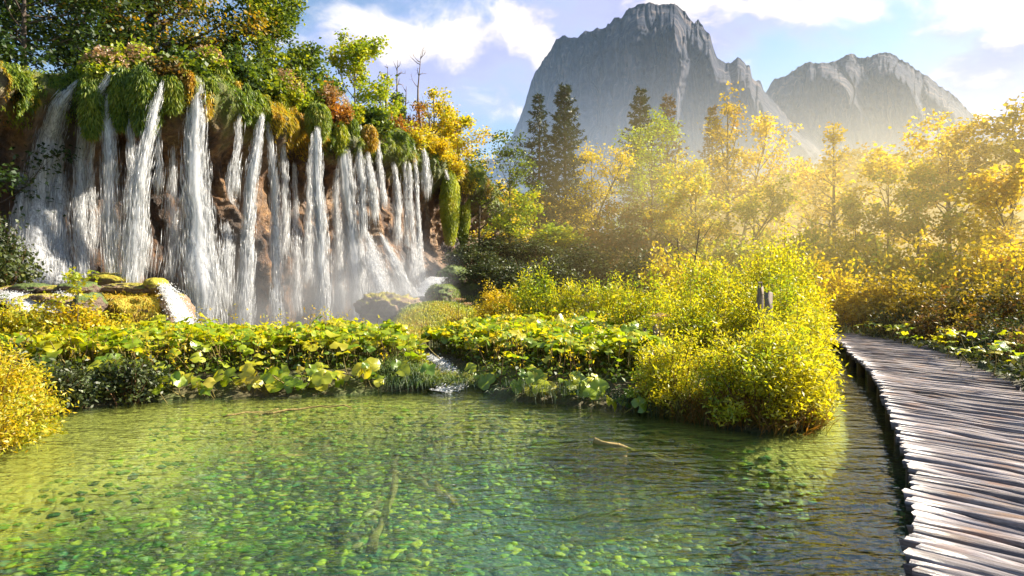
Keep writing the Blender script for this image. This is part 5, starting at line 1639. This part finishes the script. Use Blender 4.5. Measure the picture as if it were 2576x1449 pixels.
LEFTF = [(-9.3, 11.7), (-6.9, 12.0), (-4.3, 12.5), (-2.4, 13.0), (-1.75, 13.4), (-2.0, 15), (-3.0, 17.6), (-4.6, 18.6), (-8.5, 17.6), (-11.6, 16.0), (-14.5, 14.2)]
RIGHTF = [(-0.75, 13.3), (-0.1, 12.1), (1.0, 11.6), (2.4, 10.95), (3.1, 11.2), (3.4, 13.2), (5.2, 15.6), (4.4, 18.5), (2.4, 20.3), (0.4, 21.0), (-1.4, 19.2), (-2.9, 18.6), (-1.7, 16.5), (-1.0, 14.8)]
def scatter_poly(P, n, rng):
    P_ = np.array(P)
    lo, hi = P_.min(0), P_.max(0)
    out = np.zeros((0, 2))
    while len(out) < n:
        c = rng.uniform(lo, hi, (n * 2, 2))
        out = np.concatenate([out, c[poly_sd(c[:, 0], c[:, 1], P) > 0]])
    return out[:n]

def leaf_height(x, y, P):
    d = poly_sd(x, y, P)
    dp = -poly_sd(x, y, POND)
    h = 0.12 + 0.60 * sstep(0.0, 1.3, dp) + 0.16 * fbm(x / 1.3, y / 1.3, 0, 2, 71)
    return h * (0.75 + 0.25 * sstep(0, 0.6, d))

def butterbur():
    rng = np.random.default_rng(1100)
    # the plants along the water: each leaf a part
    plants = []
    front_l = [(-9.0, 11.7), (-8.1, 12.1)] + [(x, float(np.interp(x, [-7, -6.2, -4.3, -2.4, -1.8], [11.95, 12.2, 12.45, 12.95, 13.35]))) for x in np.arange(-7.3, -1.9, 0.62)]
    front_r = [(x, float(np.interp(x, [-0.6, 0, 0.9, 2.3, 3.2], [13.0, 12.1, 11.6, 10.95, 11.1]))) for x in np.arange(-0.55, 3.2, 0.55)]
    for side, fr in (('l', front_l), ('r', front_r)):
        for row in range(3):
            for (x, y) in fr:
                plants.append((x + rng.normal(0, 0.12) + (0.3 if row % 2 else 0), y + 0.12 + row * 0.62 + rng.normal(0, 0.1), side, row))
    ORD = ['', 'second ', 'third ', 'fourth ', 'fifth ', 'sixth ', 'seventh ', 'eighth ', 'ninth ', 'tenth ', 'eleventh ', 'twelfth ', 'thirteenth ']
    names = {}
    for side in 'lr':
        for row in range(3):
            order = sorted([p for p in plants if p[2] == side and p[3] == row], key=lambda p: -p[0] if side == 'l' else p[0])
            for k, p in enumerate(order):
                names[p] = 'butterbur plant %snearest the little stream in the %s row %s' % (ORD[k], ('water-edge', 'second', 'third')[row], 'before the falls' if side == 'l' else 'toward the willow')
    for (x, y, side, row) in plants:
        z0 = gz(x, y)
        z0 = max(z0, 0.02)
        root = thing('butterbur_plant', names[(x, y, side, row)], 'plant', (x, y, z0), ('front', 'second', 'third')[row] + (' row of butterbur before the falls' if side == 'l' else ' row of butterbur by the willow'))
        n = 11 if row == 0 else 3
        for k in range(n):
            a = rng.uniform(0, 6.28)
            q = rng.uniform(0.08, 0.42)
            lx, ly = q * math.cos(a), q * math.sin(a)
            hx = float(leaf_height(np.array([x + lx]), np.array([y + ly]), LEFTF if side == 'l' else RIGHTF)[0])
            if row == 0 and k < 8:
                ly -= rng.uniform(0.1, 0.42); hx = rng.uniform(0.0, 0.38)
            o = link('leaf', leaf_vars[rng.integers(0, 7)], root)
            o.location = (lx, ly, max(0.05, hx * rng.uniform(0.75, 1.2)) + 0.03)
            tilt = rng.normal(0, 0.30)
            o.rotation_euler = (Matrix.Rotation((0.75 if row == 0 and k < 8 else 0.15) + rng.normal(0, 0.25), 4, 'X') @ Matrix.Rotation(tilt, 4, 'Y') @ Matrix.Rotation(rng.uniform(0, 6.28), 4, 'Z')).to_euler()
            s = rng.uniform(0.5, 1.45)
            o.scale = (s, s, min(1.1, s))
    # the rest of the bank: too many to pick apart
    geos = [leaf_geo(np.random.default_rng(1200 + k), 0.14) for k in range(8)]
    for nm, lab, P, n in (('butterbur_field', 'dense butterbur leaves covering the bank before the falls', LEFTF, 3400), ('butterbur_field', 'dense butterbur leaves covering the bank between stream and willows', RIGHTF, 3400)):
        c = scatter_poly(P, n, rng)
        d = -poly_sd(c[:, 0], c[:, 1], POND)
        c = c[(d > 1.5) & (seg_dist(c[:, 0], c[:, 1], STREAM) > 0.38)]
        zz = np.maximum(H(c[:, 0], c[:, 1]), 0.1) + leaf_height(c[:, 0], c[:, 1], P) * rng.uniform(0.65, 1.15, len(c))
        zz += 0.16 * (rng.uniform(size=len(c)) < 0.06)
        b = MB()
        for (x, y), z in zip(c, zz):
            V, t3, q4 = geos[rng.integers(0, 8)]
            R = Matrix.Rotation(rng.uniform(0, 6.28), 3, 'Z') @ Matrix.Rotation(rng.normal(0.12, 0.30), 3, 'X') @ Matrix.Rotation(rng.normal(0, 0.30), 3, 'Y')
            s = rng.uniform(0.4, 1.45)
            W = (V * s) @ np.array(R).T + np.array([x, y, z])
            k = b.n
            b.add(W, t3); b.f.append(q4 + k); b.m.append(0)
            b.add(*tube(np.array([[x, y, z], [x + 0.03, y + 0.05, z - 0.25], [x + 0.02, y + 0.08, z - 0.5]]), 0.008, 3), m=1)
        tag(b.obj(nm, [M['butterbur'], M['stem_green']], smooth=True), lab, kind='stuff')
butterbur()
# ------------------------------------------------------------------ willows on the bank
WG = 'yellow willow shrubs on the bank'
def willow(label, c, rx, ry, h, n_stem, n_leaf, L, seed, mat='willow', **kw):
    return shrub(label, (c[0], c[1], gz(*c) if gz(*c) > 0 else 0.0), rx, ry, h, n_stem, n_leaf, L, L * 0.34, mat, seed, 'willow_shrub', 'shrub', WG, **kw)
willow('nearest willow shrub with its dark twiggy foot in the pond', (3.95, 9.75), 1.05, 0.9, 1.4, 82, 12350, 0.087, 1301, shoots=0.5, skirt=0.25)
willow('willow shrub at the tip of the bank by the channel', (4.75, 10.4), 0.7, 1.0, 1.5, 60, 9100, 0.087, 1302, shoots=0.5, skirt=0.25)
willow('reddish-stemmed willow shrub at the end of the butterbur', (2.95, 10.7), 0.8, 0.8, 1.25, 60, 6760, 0.082, 1303, shoots=0.5, skirt=0.25)
willow('willow shrub along the channel behind the nearest one', (5.5, 12.2), 0.95, 1.0, 1.25, 77, 11700, 0.098, 1304, shoots=0.4, skirt=0.2)
willow('tall willow shrub right of the posts by the channel', (6.45, 14.8), 1.2, 1.5, 2.4, 77, 11700, 0.102, 1305, shoots=0.4, skirt=0.2)
willow('willow shrub left of the posts', (4.6, 14.8), 1.4, 1.2, 1.95, 71, 11050, 0.102, 1306, shoots=0.4, skirt=0.2)
willow('willow shrub in the middle of the thicket', (3.9, 17.2), 1.6, 1.2, 2.0, 71, 10400, 0.113, 1307, shoots=0.4, skirt=0.2)
willow('bright round willow shrub at the edge of the dark wood', (1.1, 21.6), 1.75, 1.2, 2.3, 71, 10400, 0.123, 1308, shoots=0.5, skirt=0.25)
willow('low tawny willow shrub left of the bright round one', (-0.4, 22.6), 1.1, 0.9, 1.5, 49, 5850, 0.113, 1309, mat='leaf_gold', shoots=0.5, skirt=0.25)
willow('willow shrub right of the bright round one', (3.2, 21.0), 1.7, 1.2, 2.3, 66, 9100, 0.123, 1310, shoots=0.4, skirt=0.2)
willow('willow shrub at the back of the thicket', (6.0, 19.2), 1.9, 1.3, 2.9, 71, 10400, 0.123, 1311, shoots=0.4, skirt=0.2)
willow('willow shrub behind the posts', (8.0, 18.2), 1.6, 1.5, 3.1, 77, 11050, 0.123, 1312, shoots=0.4, skirt=0.2)
willow('last willow shrub before the bend of the boardwalk', (9.3, 20.8), 1.5, 1.4, 2.7, 66, 9100, 0.123, 1313, shoots=0.4, skirt=0.2)
willow('pale yellow shrub at the pond corner nearest the viewer', (-7.3, 8.1), 0.95, 0.95, 1.35, 82, 11700, 0.077, 1314, mat='leaf_yellow', shoots=0.4, skirt=0.2)
willow('yellow shrub behind the pond corner', (-8.3, 9.4), 1.0, 0.9, 1.1, 60, 7800, 0.082, 1315, mat='leaf_yellow', shoots=0.4, skirt=0.2)

for k, (x, y, r, h, lab) in enumerate([(-8.3, 10.9, 0.8, 0.75, 'dark weedy bush in the shade of the pond corner'), (-7.4, 11.6, 0.7, 0.7, 'dark weedy bush at the near end of the butterbur bank'), (-9.4, 10.6, 0.8, 0.9, 'dark weedy bush behind the pale corner shrub')]):
    shrub(lab, (x, y, max(0.0, gz(x, y))), r, r * 0.8, h, 60, 2600, 0.10, 0.045, 'leaf_shade', 1330 + k, 'weedy_bush', 'bush', 'weedy bushes at the pond corner', skirt=0.35)

# tall yellow herbs on the bank before the ledge
HG = 'yellow herbs before the ledge'
hl = ['yellow herb clump nearest the picture edge', 'yellow herb clump under the foamy run', 'umbelled yellow herb clump left of the sapling', 'yellow herb clump round the sapling', 'yellow herb clump before the golden rock',
      'low yellow herb clump right of the sapling', 'back yellow herb clump by the ledge stones', 'dark-stalked herb clump above the corner shrub', 'small yellow herb clump among the butterbur']
for i, (x, Y, yt, w) in enumerate([(15, 14.6, 770, 110), (95, 14.8, 765, 110), (135, 14.2, 768, 100), (195, 14.6, 765, 100), (300, 15.8, 805, 130), (240, 14.9, 790, 110), (40, 15.4, 758, 120), (55, 12.6, 860, 120), (140, 13.2, 840, 110)]):
    g = on_ground(x, Y)
    h = max(0.5, at(x, yt, Y)[2] - g[2])
    r = w / K / FPX * Y * 0.5
    shrub(hl[i], g, r, r * 0.8, h, 60, 2800, 0.10, 0.06, 'leaf_yellow' if i != 7 else 'leaf_brown', 1400 + i, 'herb_clump', 'plant', HG, shoots=0.5, dome=False)
tree('slim sapling with pale yellow leaves before the ledge', 195, 688, 14.3, 0.5, 420, 0, 'leaf_yellow', 1420, cb=0.3, L=0.10, W=0.08, limbs=14, tr=0.018, group='saplings', clump=0.3, cat='sapling', name='sapling')

# dry flower stalks on the bank
def umbel(label, x, Y, ytop, seed):
    rng = np.random.default_rng(seed)
    g = np.array(on_ground(x, Y))
    h = at(x, ytop, Y)[2] - g[2]
    root = thing('dry_umbel', label, 'plant', g, 'dry stalks on the bank')
    b = MB()
    P = limb_path((0, 0, -0.05), (0.02, 0, 1), h, rng, 6, 0, 0.04)
    b.add(*tube(P, np.linspace(0.014, 0.008, 6), 5))
    for k in range(9):
        a = k * 0.7
        b.add(*tube(limb_path(P[-1], (math.cos(a), math.sin(a), 1.2), 0.16, rng, 4, -0.2, 0.05), 0.004, 3))
    b.obj('stalk', M['twig'], root)
    n = 160
    C = P[-1] + np.stack([rng.normal(0, 0.09, n), rng.normal(0, 0.09, n), 0.12 + rng.normal(0, 0.02, n)], -1)
    c = MB(); c.add(*leaves(C, 0.03, 0.03, rng)); c.obj('seed_head', M['flower'], root)
umbel('tall dry umbel stalk standing above the grassy hump', 1150, 19.0, 758, 1501)
umbel('shorter dry umbel stalk beside the tall one', 1170, 18.8, 768, 1502)
umbel('dry umbel stalk before the willow thicket', 1655, 13.6, 800, 1503)

# ------------------------------------------------------------------ posts
def square_post(label, x0, x1, ytop, Y, seed, notch=False):
    a, b_ = at(x0, ytop, Y), at(x1, ytop, Y)
    w = abs(b_[0] - a[0]) * 0.7
    cx = (a[0] + b_[0]) / 2
    z0 = gz(cx, Y) - 0.2
    h = a[2] - z0
    rng = np.random.default_rng(seed)
    root = thing('wooden_post', label, 'post', (cx, Y, z0), 'old posts in the willows', 0.3)
    zs = np.linspace(0, h, 7)
    V = np.zeros((7, 8, 3))
    c = w * 0.5
    ring = np.array([[-c, -c * .8], [-c * .8, -c], [c * .8, -c], [c, -c * .8], [c, c * .8], [c * .8, c], [-c * .8, c], [-c, c * .8]])
    for i, z in enumerate(zs):
        V[i, :, :2] = ring * (1 + 0.04 * rng.normal()) + rng.normal(0, 0.006, (8, 2))
        V[i, :, 2] = z
    V[-1, :, 2] += rng.normal(0, 0.03, 8)
    b = MB()
    F = grid_faces(7, 8)
    I = np.arange(6)
    F = np.concatenate([F, np.stack([I * 8 + 7, (I + 1) * 8 + 7, (I + 1) * 8, I * 8], -1)])
    b.add(V, F[:, ::-1])
    b.f.append(np.array([[0, 1, 2], [0, 2, 3], [0, 3, 4], [0, 4, 5], [0, 5, 6], [0, 6, 7]]) + 48); b.m.append(0)
    b.obj('shaft', M['bark_pale'], root)
    if notch:
        k = MB()
        for s in (-1, 1):
            k.add(*tube(np.array([[s * c * 0.75, 0, h - 0.02], [s * c * 0.75, 0, h + w * 1.1]]), c * 0.28, 4))
        k.add(*tube(np.array([[-c, 0, h + w * 1.1], [c, 0, h + w * 1.1]]), c * 0.28, 4))
        k.obj('slotted_head', M['bark_pale'], root)
square_post('taller grey post with a slotted head in the willow thicket', 1904, 1921, 724, 13.9, 1601, True)
square_post('dark square post right beside the slotted one', 1924, 1944, 738, 13.2, 1602)
square_post('low weathered stump post before the willow thicket', 1616, 1626, 828, 13.4, 1603)
square_post('small stump post right of the low one', 1642, 1656, 822, 13.6, 1604)

# bare shoots before the curved trunk
for k, (x, yt, yb, lab) in enumerate([(1714, 592, 712, 'straight bare shoot before the yellow trees'), (1729, 570, 712, 'second bare shoot with one low side branch')]):
    rng = np.random.default_rng(1650 + k)
    g = np.array(on_ground(x, 28.0))
    h = at(x, yt, 28.0)[2] - g[2]
    root = thing('bare_sapling', lab, 'sapling', g, 'bare shoots')
    b = MB()
    P = limb_path((0, 0, -0.1), (0.02, 0, 1), h, rng, 8, 0, 0.04)
    b.add(*tube(P, np.linspace(0.07, 0.03, 8), 5)); b.obj('trunk', M['bark'], root)
    for j in range(4):
        c = MB(); c.add(*tube(limb_path(P[3 + j], (rng.choice([-1, 1]), 0, 0.7), h * 0.3, rng, 5, 0.3, 0.12), np.linspace(0.025, 0.008, 5), 4)); c.obj('branch', M['bark'], root)

# ------------------------------------------------------------------ driftwood in the pond
def log(label, A, B, r0, r1, seed, bend=0.1, name='sunken_log'):
    rng = np.random.default_rng(seed)
    t = np.linspace(0, 1, 10)[:, None]
    A, B = np.array(A), np.array(B)
    P = A * (1 - t) + B * t + bend * np.sin(t * 3.1) * np.array([0.3, 1, 0]) + rng.normal(0, 0.015, (10, 3))
    V, F = tube(P - A, np.linspace(r0, r1, 10) * (1 + 0.12 * rng.normal(size=10)), 8)
    V += rng.normal(0, r1 * 0.15, V.shape)
    b = MB(); b.add(V, F)
    b.f.append(np.array([[0, 7, 6], [0, 6, 5], [0, 5, 4], [0, 4, 3], [0, 3, 2], [0, 2, 1]])); b.m.append(0)
    b.f.append(np.array([[0, 1, 2], [0, 2, 3], [0, 3, 4], [0, 4, 5], [0, 5, 6], [0, 6, 7]]) + 72); b.m.append(0)
    o = b.obj(name, M['log'], smooth=True)
    o.location = tuple(A)
    return tag(o, label, 'log', 'driftwood in the pond')
def on_pond(x, y, z=0.0):
    Y = (EYE - z) * FPX / (y / K - 288)
    return np.array([(x / K - 512) / FPX * Y, Y, z])
log('crooked sunken branch lying in the middle of the pond', on_pond(1000, 1195, -0.22), on_pond(1140, 1272, -0.07), 0.03, 0.04, 1701)
log('dark sunken trunk pointing toward the viewer', on_pond(1000, 1190, -0.35), on_pond(930, 1380, -0.55), 0.04, 0.06, 1702)
log('yellow log breaking the surface before the nearest willow', on_pond(1495, 1112, 0.015), on_pond(1690, 1168, -0.10), 0.045, 0.03, 1703)
log('thin stick floating under the butterbur edge', on_pond(660, 1040, 0.02), on_pond(880, 1022, 0.03), 0.018, 0.010, 1704, 0.2, 'stick')
log('thin bent stick near the pond corner', on_pond(560, 1048, 0.01), on_pond(700, 1030, 0.02), 0.016, 0.010, 1705, 0.1, 'stick')

# ------------------------------------------------------------------ small dim butterbur along the boardwalk
rng_b = np.random.default_rng(1800)
bl = ['butterbur plant right of the boardwalk bend', 'butterbur plant beyond the far planks', 'butterbur plant leaning on the far deck edge', 'butterbur plant beside the middle planks', 'broad butterbur plant beside the middle planks',
      'butterbur plant under the orange-brown shrub', 'butterbur plant at the deck edge under brown shrubs', 'pale butterbur plant at the deck edge', 'low butterbur plant at the deck edge', 'butterbur plant right of the low one', 'butterbur plant nearest the picture edge', 'dim butterbur plant under the brown shrub', 'dim butterbur plant by the last bend', 'scattered butterbur plant on the slope', 'scattered butterbur plant higher on the slope']
for i, (x, y) in enumerate([(13.0, 22.2), (12.9, 20.8), (12.6, 19.6), (12.2, 18.4), (12.7, 17.6), (12.4, 16.6), (11.2, 15.0), (11.6, 14.0), (10.2, 12.9), (10.9, 12.3), (9.7, 11.4), (12.6, 14.6), (13.8, 21.0), (13.4, 16.0), (14.0, 18.4)]):
    z0 = max(gz(x, y), 0.05)
    root = thing('butterbur_plant', bl[i], 'plant', (x, y, z0), 'butterbur along the boardwalk')
    for k in range(9):
        a, q = rng_b.uniform(0, 6.28), rng_b.uniform(0.1, 0.55)
        o = link('leaf', leaf_vars[rng_b.integers(0, 7)], root)
        o.location = (q * math.cos(a), q * math.sin(a), rng_b.uniform(0.35, 0.75))
        o.rotation_euler = (rng_b.normal(0.2, 0.3), rng_b.normal(0, 0.3), rng_b.uniform(0, 6.28))
        s = rng_b.uniform(0.5, 0.95)
        o.scale = (s, s, min(s, 1.1))

# low scrub between the deck and the wood
for k, (x, y, r, h, mt, lab) in enumerate([(10.9, 10.9, 0.8, 0.7, 'leaf_brown', 'low brown scrub clump at the deck edge nearest the viewer'), (11.9, 12.4, 0.9, 0.9, 'leaf_shade', 'low dark scrub clump above the butterbur by the near deck'),
        (12.3, 14.0, 0.9, 1.0, 'leaf_brown', 'low brown scrub clump beside the middle of the deck'), (13.0, 15.6, 1.0, 1.1, 'leaf_shade', 'low dark scrub clump beside the middle of the deck'),
        (13.3, 17.4, 1.0, 1.1, 'leaf_russet', 'low russet scrub clump beside the far deck'), (13.6, 19.4, 1.0, 1.2, 'leaf_brown', 'low brown scrub clump beside the far deck'), (14.0, 21.6, 1.1, 1.3, 'leaf_shade', 'low dark scrub clump at the bend of the deck'), (10.6, 8.8, 0.9, 0.8, 'leaf_shade', 'low dark scrub clump outside the picture edge')]):
    shrub(lab, (x, y, gz(x, y)), r, r * 0.9, h, 60, 2200, 0.11, 0.05, mt, 1860 + k, 'scrub_clump', 'shrub', 'low scrub along the boardwalk', skirt=0.3)

# ------------------------------------------------------------------ grass and pebbles (uncountable)
def grass(name, label, pts, z, L, W, mat, seed, lean=None, bend=0.7):
    rng = np.random.default_rng(seed)
    n = len(pts)
    C = np.stack([pts[:, 0], pts[:, 1], z], -1)
    D = np.array([0, 0, 1.0]) + rng.normal(0, 0.35, (n, 3)) * np.array([1, 1, 0.2])
    if lean is not None:
        D = D + np.array(lean)
    b = MB()
    V, q, t3 = blades(C, L, W, D, rng, bend)
    b.add(V, q); b.f.append(t3); b.m.append(0)
    tag(b.obj(name, M[mat]), label, kind='stuff')
rg = np.random.default_rng(1900)
# sedge hanging over the water along the bank
shore = np.array([(-3.4, 12.5), (-2.4, 12.8), (-1.5, 13.2), (-0.8, 13.1), (-0.24, 11.95), (0.9, 11.45), (2.3, 10.8), (3.1, 9.9)])
ss = np.concatenate([[0], np.cumsum(np.linalg.norm(np.diff(shore, axis=0), axis=1))])
n = 2600
u = rg.uniform(0, ss[-1], n)
u = u[fbm(u * 0.9, 0, 0, 2, 44) + rg.uniform(-0.3, 0.5, n) > 0.45]
p = np.stack([np.interp(u, ss, shore[:, k]) for k in range(2)], -1) + rg.normal(0, 0.10, (len(u), 2))
grass('sedge_grass', 'dark sedge hanging over the water along the bank', p, np.maximum(H(p[:, 0], p[:, 1]), 0.0) + 0.12, 0.5, 0.014, 'grass_teal', 1901, (0.1, -0.8, 0), 1.4)
# dry reeds at the foot of the nearest willow
p = np.stack([np.interp(rg.uniform(0, 1, 2600), [0, 0.5, 1], [2.2, 3.4, 4.9]), rg.normal(0, 0.12, 2600)], -1)
p[:, 1] += np.interp(p[:, 0], [2.2, 3.3, 3.9, 4.9], [10.75, 9.7, 9.25, 9.6])
grass('dry_reeds', 'brown reeds and dead stems at the foot of the nearest willow', p, np.maximum(H(p[:, 0], p[:, 1]), -0.1), 0.62, 0.012, 'leaf_brown', 1906, (0, -0.25, 0), 0.6)
# golden and green grass at the stream mouth
p = np.array([-1.9, 13.35]) + rg.normal(0, 1, (3000, 2)) * np.array([0.55, 0.25])
grass('stream_grass', 'long green and gold grass at the stream mouth', p, np.maximum(H(p[:, 0], p[:, 1]), 0.0) + 0.1, 0.42, 0.013, 'grass', 1902, (0.35, -0.5, 0), 1.0)
# grassy hump behind the butterbur
p = scatter_poly([(-5.0, 20.6), (-1.5, 20.2), (0.6, 22.8), (-0.5, 25.5), (-3.0, 27.0), (-5.2, 25)], 26000, rg)
z = H(p[:, 0], p[:, 1])
b_ = p[:, 1] < 24.2 + 0.7 * fbm(p[:, 0] / 1.5, p[:, 1] / 1.5, 0, 2, 3)
grass('hump_grass', 'sunlit golden grass on the hump by the pool', p[b_], z[b_], 0.16, 0.022, 'grass_gold', 1903)
p = scatter_poly([(-4.6, 24), (0, 24), (1.5, 27), (0.5, 31), (-3.6, 31), (-5.2, 27)], 16000, rg)
grass('bank_grass', 'shaded green grass behind the golden hump', p, H(p[:, 0], p[:, 1]), 0.18, 0.026, 'grass', 1904)
# low undergrowth on the forest floor
p = scatter_poly([(3, 20), (12, 24), (14, 16), (11, 12), (9.4, 9.6), (9, 6), (14, 6), (20, 12), (30, 22), (34, 40), (0, 44), (-3, 34), (2, 28)], 16000, rg)
grass('undergrowth', 'low brownish undergrowth on the forest floor', p, H(p[:, 0], p[:, 1]), 0.45, 0.05, 'grass', 1905)
p = scatter_poly([(-8.6, 7), (-9.2, 10.4), (-14.5, 13.6), (-22, 12), (-22, 2), (-12, 3)], 14000, rg)
grass('meadow_grass', 'green grass on the near slope beside the pond', p, H(p[:, 0], p[:, 1]), 0.3, 0.025, 'grass', 1907)
# leafy ground cover under the butterbur
for nm, lab, P in (('ground_cover', 'small leaves under the butterbur before the falls', LEFTF), ('ground_cover', 'small leaves under the butterbur by the willows', RIGHTF)):
    p = scatter_poly(P, 5000, rg)
    c = np.stack([p[:, 0], p[:, 1], np.maximum(H(p[:, 0], p[:, 1]), 0) + rg.uniform(0.02, 0.4, len(p))], -1)
    b = MB(); b.add(*leaves(c, 0.11, 0.08, rg, 0.8))
    tag(b.obj(nm, M['leaf_green']), lab, kind='stuff')
# mixed thin herbs standing among the butterbur
for nm, lab, P, n, mt in (('bank_herbs', 'thin yellowing herbs among the butterbur before the falls', LEFTF, 260, 'leaf_yellow'), ('bank_herbs', 'thin tawny herbs among the butterbur by the willows', RIGHTF, 420, 'leaf_gold')):
    p = scatter_poly(P, n, rg)
    p = p[(fbm(p[:, 0] / 1.2, p[:, 1] / 1.2, 0, 2, 91) > 0.05) & (-poly_sd(p[:, 0], p[:, 1], POND) > 0.3)]
    b = MB()
    z0 = H(p[:, 0], p[:, 1])
    for (x, y), z in zip(p, z0):
        hh = rg.uniform(0.7, 1.35)
        S = limb_path((x, y, z), rg.normal(0, 0.18, 3) + np.array([0, 0, 1]), hh, rg, 5, 0, 0.08)
        b.add(*tube(S, [0.007, 0.006, 0.005, 0.004, 0.003], 3), m=1)
        m = rg.integers(8, 20)
        C = S[rg.integers(2, 5, m)] + rg.normal(0, 0.05, (m, 3))
        b.add(*leaves(C, 0.09, 0.03, rg, 0.3))
    tag(b.obj(nm, [M[mt], M['twig']]), lab, kind='stuff')
p = scatter_poly([(9.1, 8), (9.7, 11.4), (11.0, 14.4), (12.1, 18), (13.0, 22), (17, 23), (16, 14), (13, 8)], 9000, rg)
c = np.stack([p[:, 0], p[:, 1], np.maximum(H(p[:, 0], p[:, 1]), 0) + rg.uniform(0.0, 0.28, len(p))], -1)
b = MB(); b.add(*leaves(c, 0.13, 0.09, rg, 0.8))
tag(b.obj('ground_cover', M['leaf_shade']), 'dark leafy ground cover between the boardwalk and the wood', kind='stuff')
# pebbles on the pond bed
c = scatter_poly([(-8, 4.0), (-7, 10.6), (-3, 12.2), (0, 11.4), (2.5, 9.8), (4.2, 8.2), (5.6, 9), (3.6, 4.0)], 7000, rg)
wgt = rg.uniform(size=len(c)) < np.clip(9.0 / c[:, 1], 0, 1)
c = c[wgt]
zz = H(c[:, 0], c[:, 1])
v1, f1 = ICO1
n = len(c)
zz = np.minimum(zz, -0.16)
sz = 0.014 + 0.055 * rg.uniform(0, 1, n) ** 2.0
an = rg.uniform(0, 6.28, n)
ax = rg.uniform(0.7, 1.3, (n, 3)) * np.array([1.25, 0.95, 0.38])
V = v1[None] * (1 + 0.18 * rg.normal(size=(n, len(v1), 1))) * ax[:, None, :] * sz[:, None, None]
ca, sa = np.cos(an)[:, None], np.sin(an)[:, None]
V = np.stack([V[..., 0] * ca - V[..., 1] * sa, V[..., 0] * sa + V[..., 1] * ca, V[..., 2]], -1) + np.stack([c[:, 0], c[:, 1], zz], -1)[:, None, :]
F = (np.arange(n)[:, None, None] * len(v1) + f1[None]).reshape(-1, 3)
b = MB(); b.add(V.reshape(-1, 3), F)
tag(b.obj('pebbles', M['pebble'], smooth=True), 'algae-covered pebbles on the bed of the clear pond', kind='stuff')
# ------------------------------------------------------------------ air
def make_haze():
    m, nt, out = newmat('haze')
    pv = nn(nt, 'VolumePrincipled', Color=(0.4, 0.68, 1.0), Density=0.00005, Anisotropy=0.2)
    nt.links.new(pv.outputs[0], out.inputs['Volume'])
    b = MB()
    v = np.array([[x, y, z] for x in (-1900, 1900) for y in (-1900, 1900) for z in (-28, 560)], float)
    b.add(v, np.array([[0, 1, 3, 2], [4, 6, 7, 5], [0, 4, 5, 1], [2, 3, 7, 6], [0, 2, 6, 4], [1, 5, 7, 3]]))
    tag(b.obj('haze', m), 'thin sunlit haze in the air', kind='stuff')
make_haze()

def mist_box(name, label, lo, hi, dens, color, aniso, kind, noise=0.0):
    """local mist, densest in the middle and thinning to nothing before its faces"""
    m, nt, out = newmat(name)
    g = nn(nt, 'SeparateXYZ', i0=nn(nt, 'TexCoord').outputs['Generated']).outputs
    def fade(s, a, b, c, d):
        return math_(nt, 'MULTIPLY', smooth_(nt, s, a, b), smooth_(nt, s, c, d, 1.0, 0.0))
    f = math_(nt, 'MULTIPLY', fade(g[0], *kind[0]), fade(g[1], *kind[1]))
    f = math_(nt, 'MULTIPLY', f, fade(g[2], *kind[2]))
    if noise:
        n = nn(nt, 'TexNoise', Vector=nn(nt, 'TexCoord').outputs['Object'], Scale=noise, Detail=3.0).outputs[0]
        f = math_(nt, 'MULTIPLY', f, smooth_(nt, n, 0.35, 0.65, 0.25, 1.6))
    pv = nn(nt, 'VolumePrincipled', Color=color, Density=math_(nt, 'MULTIPLY', f, dens), Anisotropy=aniso)
    nt.links.new(pv.outputs[0], out.inputs['Volume'])
    b = MB()
    v = np.array([[x, y, z] for x in (lo[0], hi[0]) for y in (lo[1], hi[1]) for z in (lo[2], hi[2])], float)
    b.add(v, np.array([[0, 1, 3, 2], [4, 6, 7, 5], [0, 4, 5, 1], [2, 3, 7, 6], [0, 2, 6, 4], [1, 5, 7, 3]]))
    tag(b.obj(name, m), label, kind='stuff')
mist_box('woodland_mist', 'warm sunlit mist among the woodland trees', (-4, 16, -1), (54, 80, 17), 0.024, (1.0, 0.82, 0.40), 0.42, ((0, 0.35, 0.7, 1), (0, 0.3, 0.65, 1), (-1, -0.5, 0.25, 1.0)))
mist_box('valley_mist', 'pale blue mist at the foot of the mountains', (-480, 260, -26), (860, 1340, 470), 0.0026, (0.46, 0.66, 1.0), 0.0, ((0, 0.15, 0.85, 1), (0, 0.3, 0.8, 1), (-1, -0.5, 0.05, 0.56)))
mist_box('spray_mist', 'white spray drifting off the foot of the waterfalls', (-13, 18, 0.1), (-2, 38, 5.5), 0.14, (0.95, 0.97, 1.0), 0.4, ((0, 0.3, 0.7, 1), (0, 0.3, 0.8, 1), (-1, -0.5, 0.0, 0.9)), 0.6)
